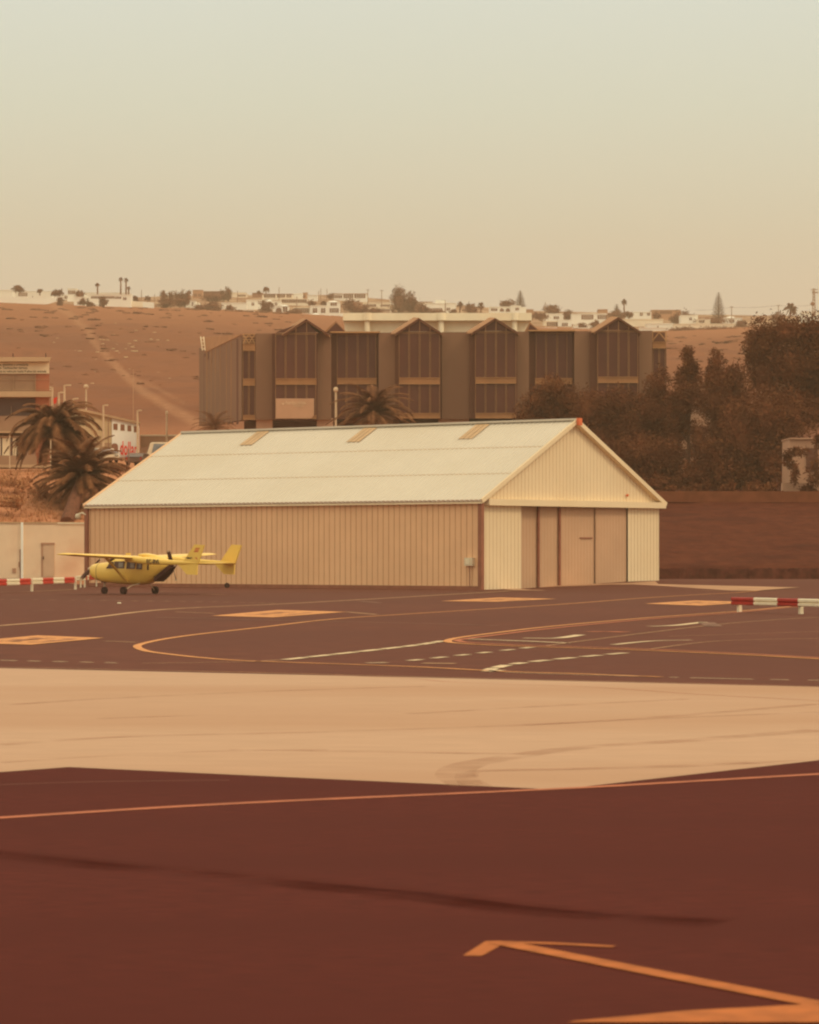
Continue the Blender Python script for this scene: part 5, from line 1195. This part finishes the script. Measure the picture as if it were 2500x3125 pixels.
def far_tree(label, x, y0, y1, rx, kind='round', D=None, seed=1, group='trees between the ridge houses'):
    D = D or DT(x, y1 - 1); k_ = D / F; rg = random.Random(int(x * 7 + y0)); c = P(x, (y0 + y1) / 2, D)
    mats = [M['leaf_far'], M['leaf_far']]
    if kind in ('round', 'bush', 'tall'):
        q = MB(); ry = (y1 - y0) / 2
        n_ = int(220 + rx * ry * 2.5)
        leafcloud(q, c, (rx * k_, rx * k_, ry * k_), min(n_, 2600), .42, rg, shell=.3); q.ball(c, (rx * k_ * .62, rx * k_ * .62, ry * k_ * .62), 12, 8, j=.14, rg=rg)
        if kind == 'bush': return tag(q.build('bush', mats), label, 'bush', group)
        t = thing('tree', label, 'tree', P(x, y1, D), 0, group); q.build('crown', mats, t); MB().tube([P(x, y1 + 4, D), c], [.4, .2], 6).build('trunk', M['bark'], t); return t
    if kind == 'pine':
        t = thing('norfolk_pine', label, 'pine tree', P(x, y1, D), 0, group); q = MB(); n_ = int((y1 - y0) / 6.5) + 3
        for i in range(n_):
            f_i = (i + .5) / n_; yy = y0 + (y1 - y0) * f_i; r_ = rx * k_ * (f_i ** .85) * rg.uniform(.85, 1.08)
            for a in range(9):
                az = a * .698 + i; cc = P(x, yy, D); e = cc + Vector((math.cos(az) * r_, math.sin(az) * r_, r_ * .10)); mid = cc.lerp(e, .5) + Vector((0, 0, -.1)); s = Vector((-math.sin(az), math.cos(az), 0))
                for jj in range(10):
                    pp = cc.lerp(e, .15 + .09 * jj); w2 = .16 + .03 * r_; o = len(q.v)
                    q.v += [pp + s * w2, pp - s * w2, pp + Vector((math.cos(az), math.sin(az), .3)) * .8, pp + Vector((0, 0, -.2))]; q.f += [[o, o + 1, o + 2], [o, o + 1, o + 3]]; q.m += [0, 0]
        q.build('crown', mats, t); MB().tube([P(x, y1 + 4, D), P(x, y0, D)], [.45, .06], 6).build('trunk', M['bark'], t); return t
    if kind in ('palm', 'fan'):
        t = thing('palm_tree', label, 'palm tree', P(x, y1, D), 0, group); q = MB(); cc = P(x, y0 + rx * (.75 if kind == 'palm' else .8), D); r_ = rx * k_
        for i in range(40 if kind == 'palm' else 60):
            az = rg.uniform(0, 6.28); el = rg.uniform(-.75, 1.4); Lr = r_ * rg.uniform(.8, 1.1); d = Vector((math.cos(az) * math.cos(el), math.sin(az) * math.cos(el), math.sin(el))); s = d.cross(Vector((.1, .2, 1))).normalized()
            p0 = cc; p1 = cc + d * Lr * .6; p2 = cc + d * Lr + Vector((0, 0, -Lr * (.38 if kind == 'palm' else .15))); w2 = r_ * (.10 if kind == 'palm' else .16); o = len(q.v)
            q.v += [p0, p1 + s * w2, p1 - s * w2, p2]; q.f += [[o, o + 1, o + 3], [o, o + 3, o + 2]]; q.m += [0, 0]
        q.build('fronds', mats, t); MB().tube([P(x, y1 + 3, D), cc], [.32, .24], 7).build('trunk', M['leaf_far'], t); return t
T = far_tree
T('dome shaped bush on the skyline above the leftmost long house', 58, 875, 893, 17, 'bush', D=1230)
T('broad round bush left of the small porch cottage', 176, 884, 905, 18, 'bush', D=1215)
T('small tuft bush behind the blank white block house', 123, 883, 892, 7, 'bush', D=1330)
T('leafy bush between the porch cottage and the long villa', 243, 890, 912, 15, 'bush', D=1200)
T('spiky dark shrub on the crest below the porch cottage', 183, 906, 934, 9, 'round', D=1175)
T('low dark shrub left of the small crest pine', 251, 914, 932, 10, 'bush', D=1170)
T('small crest pine in front of the long villa', 268, 910, 932, 6, 'pine', D=1168)
T('flat dark shrub right of the small crest pine', 279, 922, 933, 9, 'bush', D=1166)
T('spiky agave like shrub in front of the very long villa', 316, 910, 935, 14, 'round', D=1165)
tag(MB().slab([P(286, 934, 1170), P(303, 929, 1170), P(301, 925, 1170), P(284, 930, 1170)], (0, 1.5, .3)).build('white_slab', M['hw']), 'small tilted white slab lying on the crest beside the agave like shrub', 'slab')
T('single slender palm on the left skyline', 298, 862, 896, 9, 'palm', D=1230)
T('left one of the tall twin palms', 369, 845, 896, 9, 'palm', D=1228)
T('right one of the tall twin palms', 385, 847, 896, 9, 'palm', D=1230)
T('shorter palm beside the tall twin palms', 393, 873, 902, 8, 'palm', D=1226)
T('low bush left of the first thin pole', 413, 904, 921, 10, 'bush', D=1230)
T('fan shaped palm bush between the two thin poles', 451, 900, 924, 13, 'palm', D=1230)
for x, y0, rx, lb in ((499, 890, 10, 'leftmost tall tree of the dark skyline row'), (523, 893, 9, 'second tree of the dark skyline row'), (542, 890, 9, 'middle tree of the dark skyline row'), (557, 887, 6, 'thin fourth tree of the dark skyline row'), (574, 888, 10, 'last tree of the dark skyline row beside the tan block')):
    T(lb, x, y0, 930, rx, 'tall', D=1300)
T('dense low hedge at the foot of the dark skyline row', 505, 915, 938, 26, 'bush', D=1205)
T('hedge continuing right under the dark skyline row', 552, 908, 934, 24, 'bush', D=1225)
T('dark hedge mass in front of the long brown building', 650, 896, 922, 34, 'bush', D=1420)
T('tall ragged tree at the right end of the long brown building', 697, 873, 918, 11, 'tall', D=1420)
T('smaller tree left of the tall ragged tree', 682, 886, 916, 9, 'tall', D=1425)
T('dark bush on the crest left of the broad white front', 652, 922, 946, 25, 'bush', D=1200)
T('low bush under the broad white front', 704, 933, 948, 14, 'bush', D=1195)
T('low scrub line right of the tiny one window house', 610, 932, 946, 22, 'bush', D=1198)
T('single round palm above the long tan house', 812, 873, 900, 13, 'palm', D=1490)
T('small palm left of the single round palm', 790, 885, 900, 9, 'palm', D=1492)
T('very dark round bush between the white pyramid roofed houses', 811, 920, 958, 22, 'bush', D=1205)
T('low dark bush line below the arcade wing', 895, 945, 962, 24, 'bush', D=1203)
T('small garden tree left of the arched two storey house', 952, 918, 936, 14, 'bush', D=1260)
T('second small garden tree behind the arched two storey house', 988, 918, 934, 10, 'bush', D=1262)
T('dark slanting garden tree on the skyline left of the long pale house', 1012, 896, 912, 12, 'bush', D=1480)
T('large dark village tree right of the arched two storey house', 1075, 916, 955, 26, 'round', D=1235)
T('dark shrub falling from the large dark village tree', 1104, 930, 958, 18, 'bush', D=1215)
T('thin leaved garden bush above the rooftop slab', 1140, 942, 962, 26, 'bush', D=1225)
T('left lobe tree of the big pair before the skyline', 1216, 882, 962, 24, 'tall', D=1260)
T('right lobe tree of the big pair before the skyline', 1252, 894, 962, 22, 'tall', D=1262)
T('low round tree below the right lobe of the big pair', 1290, 925, 960, 18, 'round', D=1240)
T('dark hedge below the veranda house', 1335, 946, 962, 30, 'bush', D=1240)
T('bushy palm left of the dark middle hedge', 1404, 920, 960, 13, 'fan', D=1260)
T('dark middle hedge between two bushy palms', 1436, 930, 960, 20, 'bush', D=1258)
T('bushy palm right of the dark middle hedge', 1468, 922, 962, 15, 'fan', D=1260)
T('small shrub left of the two arch house', 1382, 946, 962, 12, 'bush', D=1235)
T('flat topped tree behind the two arch house', 1546, 914, 936, 22, 'round', D=1400)
T('small ridge pine over the window wing', 1588, 886, 938, 19, 'pine', D=1380)
T('flat dark hedge right of the rooftop slab', 1648, 956, 980, 22, 'bush', D=1240)
T('broad dome shaped tree on the skyline', 1686, 932, 962, 29, 'round', D=1350)
T('round tree left of the big two window house', 1732, 948, 978, 14, 'round', D=1300)
T('small garden tree before the big two window house', 1775, 988, 1003, 11, 'bush', D=1210)
T('dark garden bush left of the rightmost gable apex', 1820, 980, 1002, 18, 'bush', D=1215)
T('layered small pine left of the ball shaped palm', 1882, 928, 972, 17, 'pine', D=1300)
T('ball shaped palm on a bare trunk', 1905, 912, 958, 13, 'fan', D=1340)
T('dark round tree at the foot of the ball shaped palm', 1880, 948, 976, 24, 'round', D=1295)
T('low hedge right of the ball shaped palm', 1918, 953, 968, 20, 'bush', D=1320)
T('dark tree before the tan skyline building', 2003, 950, 976, 14, 'round', D=1350)
T('spreading dark tree right of the tan skyline building', 2094, 948, 996, 26, 'round', D=1300)
T('dark tree left of the spreading dark tree', 2062, 955, 998, 18, 'round', D=1290)
T('tall pointed ridge pine on the right skyline', 2193, 892, 982, 29, 'pine', D=1320)
T('wide dark hedge under the tall ridge pine', 2160, 972, 992, 62, 'bush', D=1280)
T('ragged scrub hedge on the crest below the tan enclosure', 2090, 998, 1018, 42, 'bush', D=1188)
T('ragged scrub right end of the crest above the brown field', 2185, 998, 1018, 70, 'bush', D=1186)
T('shrub right of the tiny one window house', 2262, 978, 1006, 16, 'bush', D=1210)
T('fan palm above the huge broad tree', 2412, 921, 962, 27, 'palm', D=1250)
T('dark tree crown left of the fan palm behind the huge tree', 2370, 955, 985, 22, 'round', D=1240)
# poles, pylon and wires
poles = [(432, 884, 921, 'leftmost thin skyline pole'), (472, 897, 922, 'second thin skyline pole right of the fan shaped palm bush'), (532, 897, 935, 'pale pole in front of the dark tree row'), (725, 887, 922, 'thin pole left of the long tan house'), (852, 876, 898, 'thin pole behind the long tan house roof'),
         (701, 925, 947, 'short pale pole before the broad white front'), (906, 905, 942, 'thin dark pole before the cream house strip'), (973, 888, 912, 'shortest pole of the skyline trio'), (979, 880, 912, 'tallest pole of the skyline trio'), (998, 881, 914, 'right pole of the skyline trio'), (1123, 882, 918, 'thin pole at the right end of the long pale house'),
         (1165, 884, 920, 'faint crossed pole left of the big tree pair'), (1359, 916, 950, 'thin pole between the veranda house and the plain white house'), (1664, 922, 946, 'faint pole left of the broad dome shaped tree'), (2233, 934, 972, 'crossed pole above the tiny one window house'), (2376, 930, 962, 'faint skyline pole left of the fan palm')]
pts_w = []
for x, y0, y1, lb in poles:
    D = 1400 if y1 < 930 else 1260
    t = thing('utility_pole', lb, 'pole', P(x, y1, D), 0, 'thin poles along the ridge'); zb = tz(x, D) - .3; a = P(x, y1, D); a.z = min(a.z, zb); MB().tube([a, P(x, y0, D)], [.20, .14], 6).build('pole', M['pole'], t)
    if x in (1165, 2233, 2376, 1123): MB().beam(P(x - 6, y0 + 3, D), P(x + 6, y0 + 3, D), .16).build('crossarm', M['pole'], t)
t = thing('lattice_mast', 'pale lattice mast with crossbars at the upper right frame edge', 'mast', P(2484, 960, 1300)); q = MB()
for s in (-1, 1): q.beam(P(2484 + s * 4.5, 965, 1300), P(2484 + s * 2, 880, 1300), .32)
for i in range(9): y = 885 + i * 9; q.beam(P(2484 - 3, y, 1300), P(2484 + 3, y + 8, 1300), .22)
q.build('mast', M['pole'], t); q = MB(); q.beam(P(2474, 884, 1300), P(2496, 884, 1300), .25); q.beam(P(2478, 892, 1300), P(2497, 893, 1300), .5); q.build('crossarm', M['pole'], t); MB().ball(P(2480, 927, 1299), (.9, .4, .8), 8, 6).build('dish_antenna', M['hb'], t)
q = MB()
for (xa, ya, xb, yb) in ((2123, 946, 2233, 938), (2233, 938, 2376, 932), (2376, 932, 2484, 930)):
    pr_ = [P(xa + (xb - xa) * i / 8, ya + (yb - ya) * i / 8 + 3 * math.sin(math.pi * i / 8), 1300) for i in range(9)]; q.tube(pr_, .05, 4)
tag(q.build('power_line', M['pole']), 'faint power line between the right skyline poles and the mast', 'wire')
# scrub and pale stones on the hillside
rg = random.Random(99); q = MB(); qs = MB()
def hillpt(x, y):
    Y = 400.0
    while Y < 1190:
        if YH - (tz(x, Y) - CAMH) * F / Y <= y: break
        Y += 5
    X = (x - CX) * Y / F; return Vector((X, Y, terrain(X, Y)))
for i in range(250):
    x = rg.uniform(-60, 950) if rg.random() < .78 else rg.uniform(2030, 2300); y = (940 + (1180 - 940) * rg.random() ** 1.9) if x < 1200 else rg.uniform(1022, 1110)
    p = hillpt(x, y); s = rg.uniform(.3, .95) * (1 if rg.random() < .88 else 1.7) * p.y / 1000
    q.ball(p + Vector((0, 0, s * .05)), (s * 1.7, s * 1.5, s * .42), 9, 5, j=.3, rg=rg)
    leafcloud(q, p + Vector((0, 0, s * .15)), (s * 1.7, s * 1.5, s * .4), 16, .2 * s + .05, rg, shell=.1)
q.build('scrub', [M['scrub'], M['scrub']], kind='stuff')
for i in range(34):
    x = rg.gauss(360, 90); y = rg.gauss(1060, 22) if rg.random() < .6 else rg.uniform(980, 1200); p = hillpt(x, y); s = rg.uniform(.12, .34); qs.ball(p, (s * 1.6, s, s * .6), 6, 4, j=.25, rg=rg)
qs.build('stones', M['beigeb'], kind='stuff')
# dry grass tufts on the near bank at left
q = MB()
for i in range(1500):
    x = rg.uniform(-200, 330); D = rg.uniform(224, 246); p = P(x, 1500, D); p.z = terrain(p.x, D)
    for j in range(3):
        a = Vector((rg.gauss(0, .12), rg.gauss(0, .12), rg.uniform(.12, .4))); o = len(q.v); w3 = Vector((.03, 0, 0)); q.v += [p - w3, p + w3, p + a]; q.f.append([o, o + 1, o + 2]); q.m.append(0); p = p + Vector((rg.uniform(-.2, .2), 0, 0))
q.build('dry_grass', [M['dry']], kind='stuff')

# ------------------------------------------------------------------ dusty air
hz = MB().box((0, 1120, 110), (4400, 2400, 224.0)); h_ = hz.build('haze', [], kind='stuff')
hm = bpy.data.materials.new('haze'); hm.use_nodes = True; n, l = hm.node_tree.nodes, hm.node_tree.links; n.clear()
o_ = n.new('ShaderNodeOutputMaterial'); pv = n.new('ShaderNodeVolumePrincipled'); pv.inputs['Color'].default_value = (1.0, .74, .50, 1); pv.inputs['Density'].default_value = .00030; pv.inputs['Anisotropy'].default_value = .15
l.new(pv.outputs[0], o_.inputs['Volume']); h_.data.materials.append(hm)
h_['label'] = 'thin warm dusty haze over the whole scene'
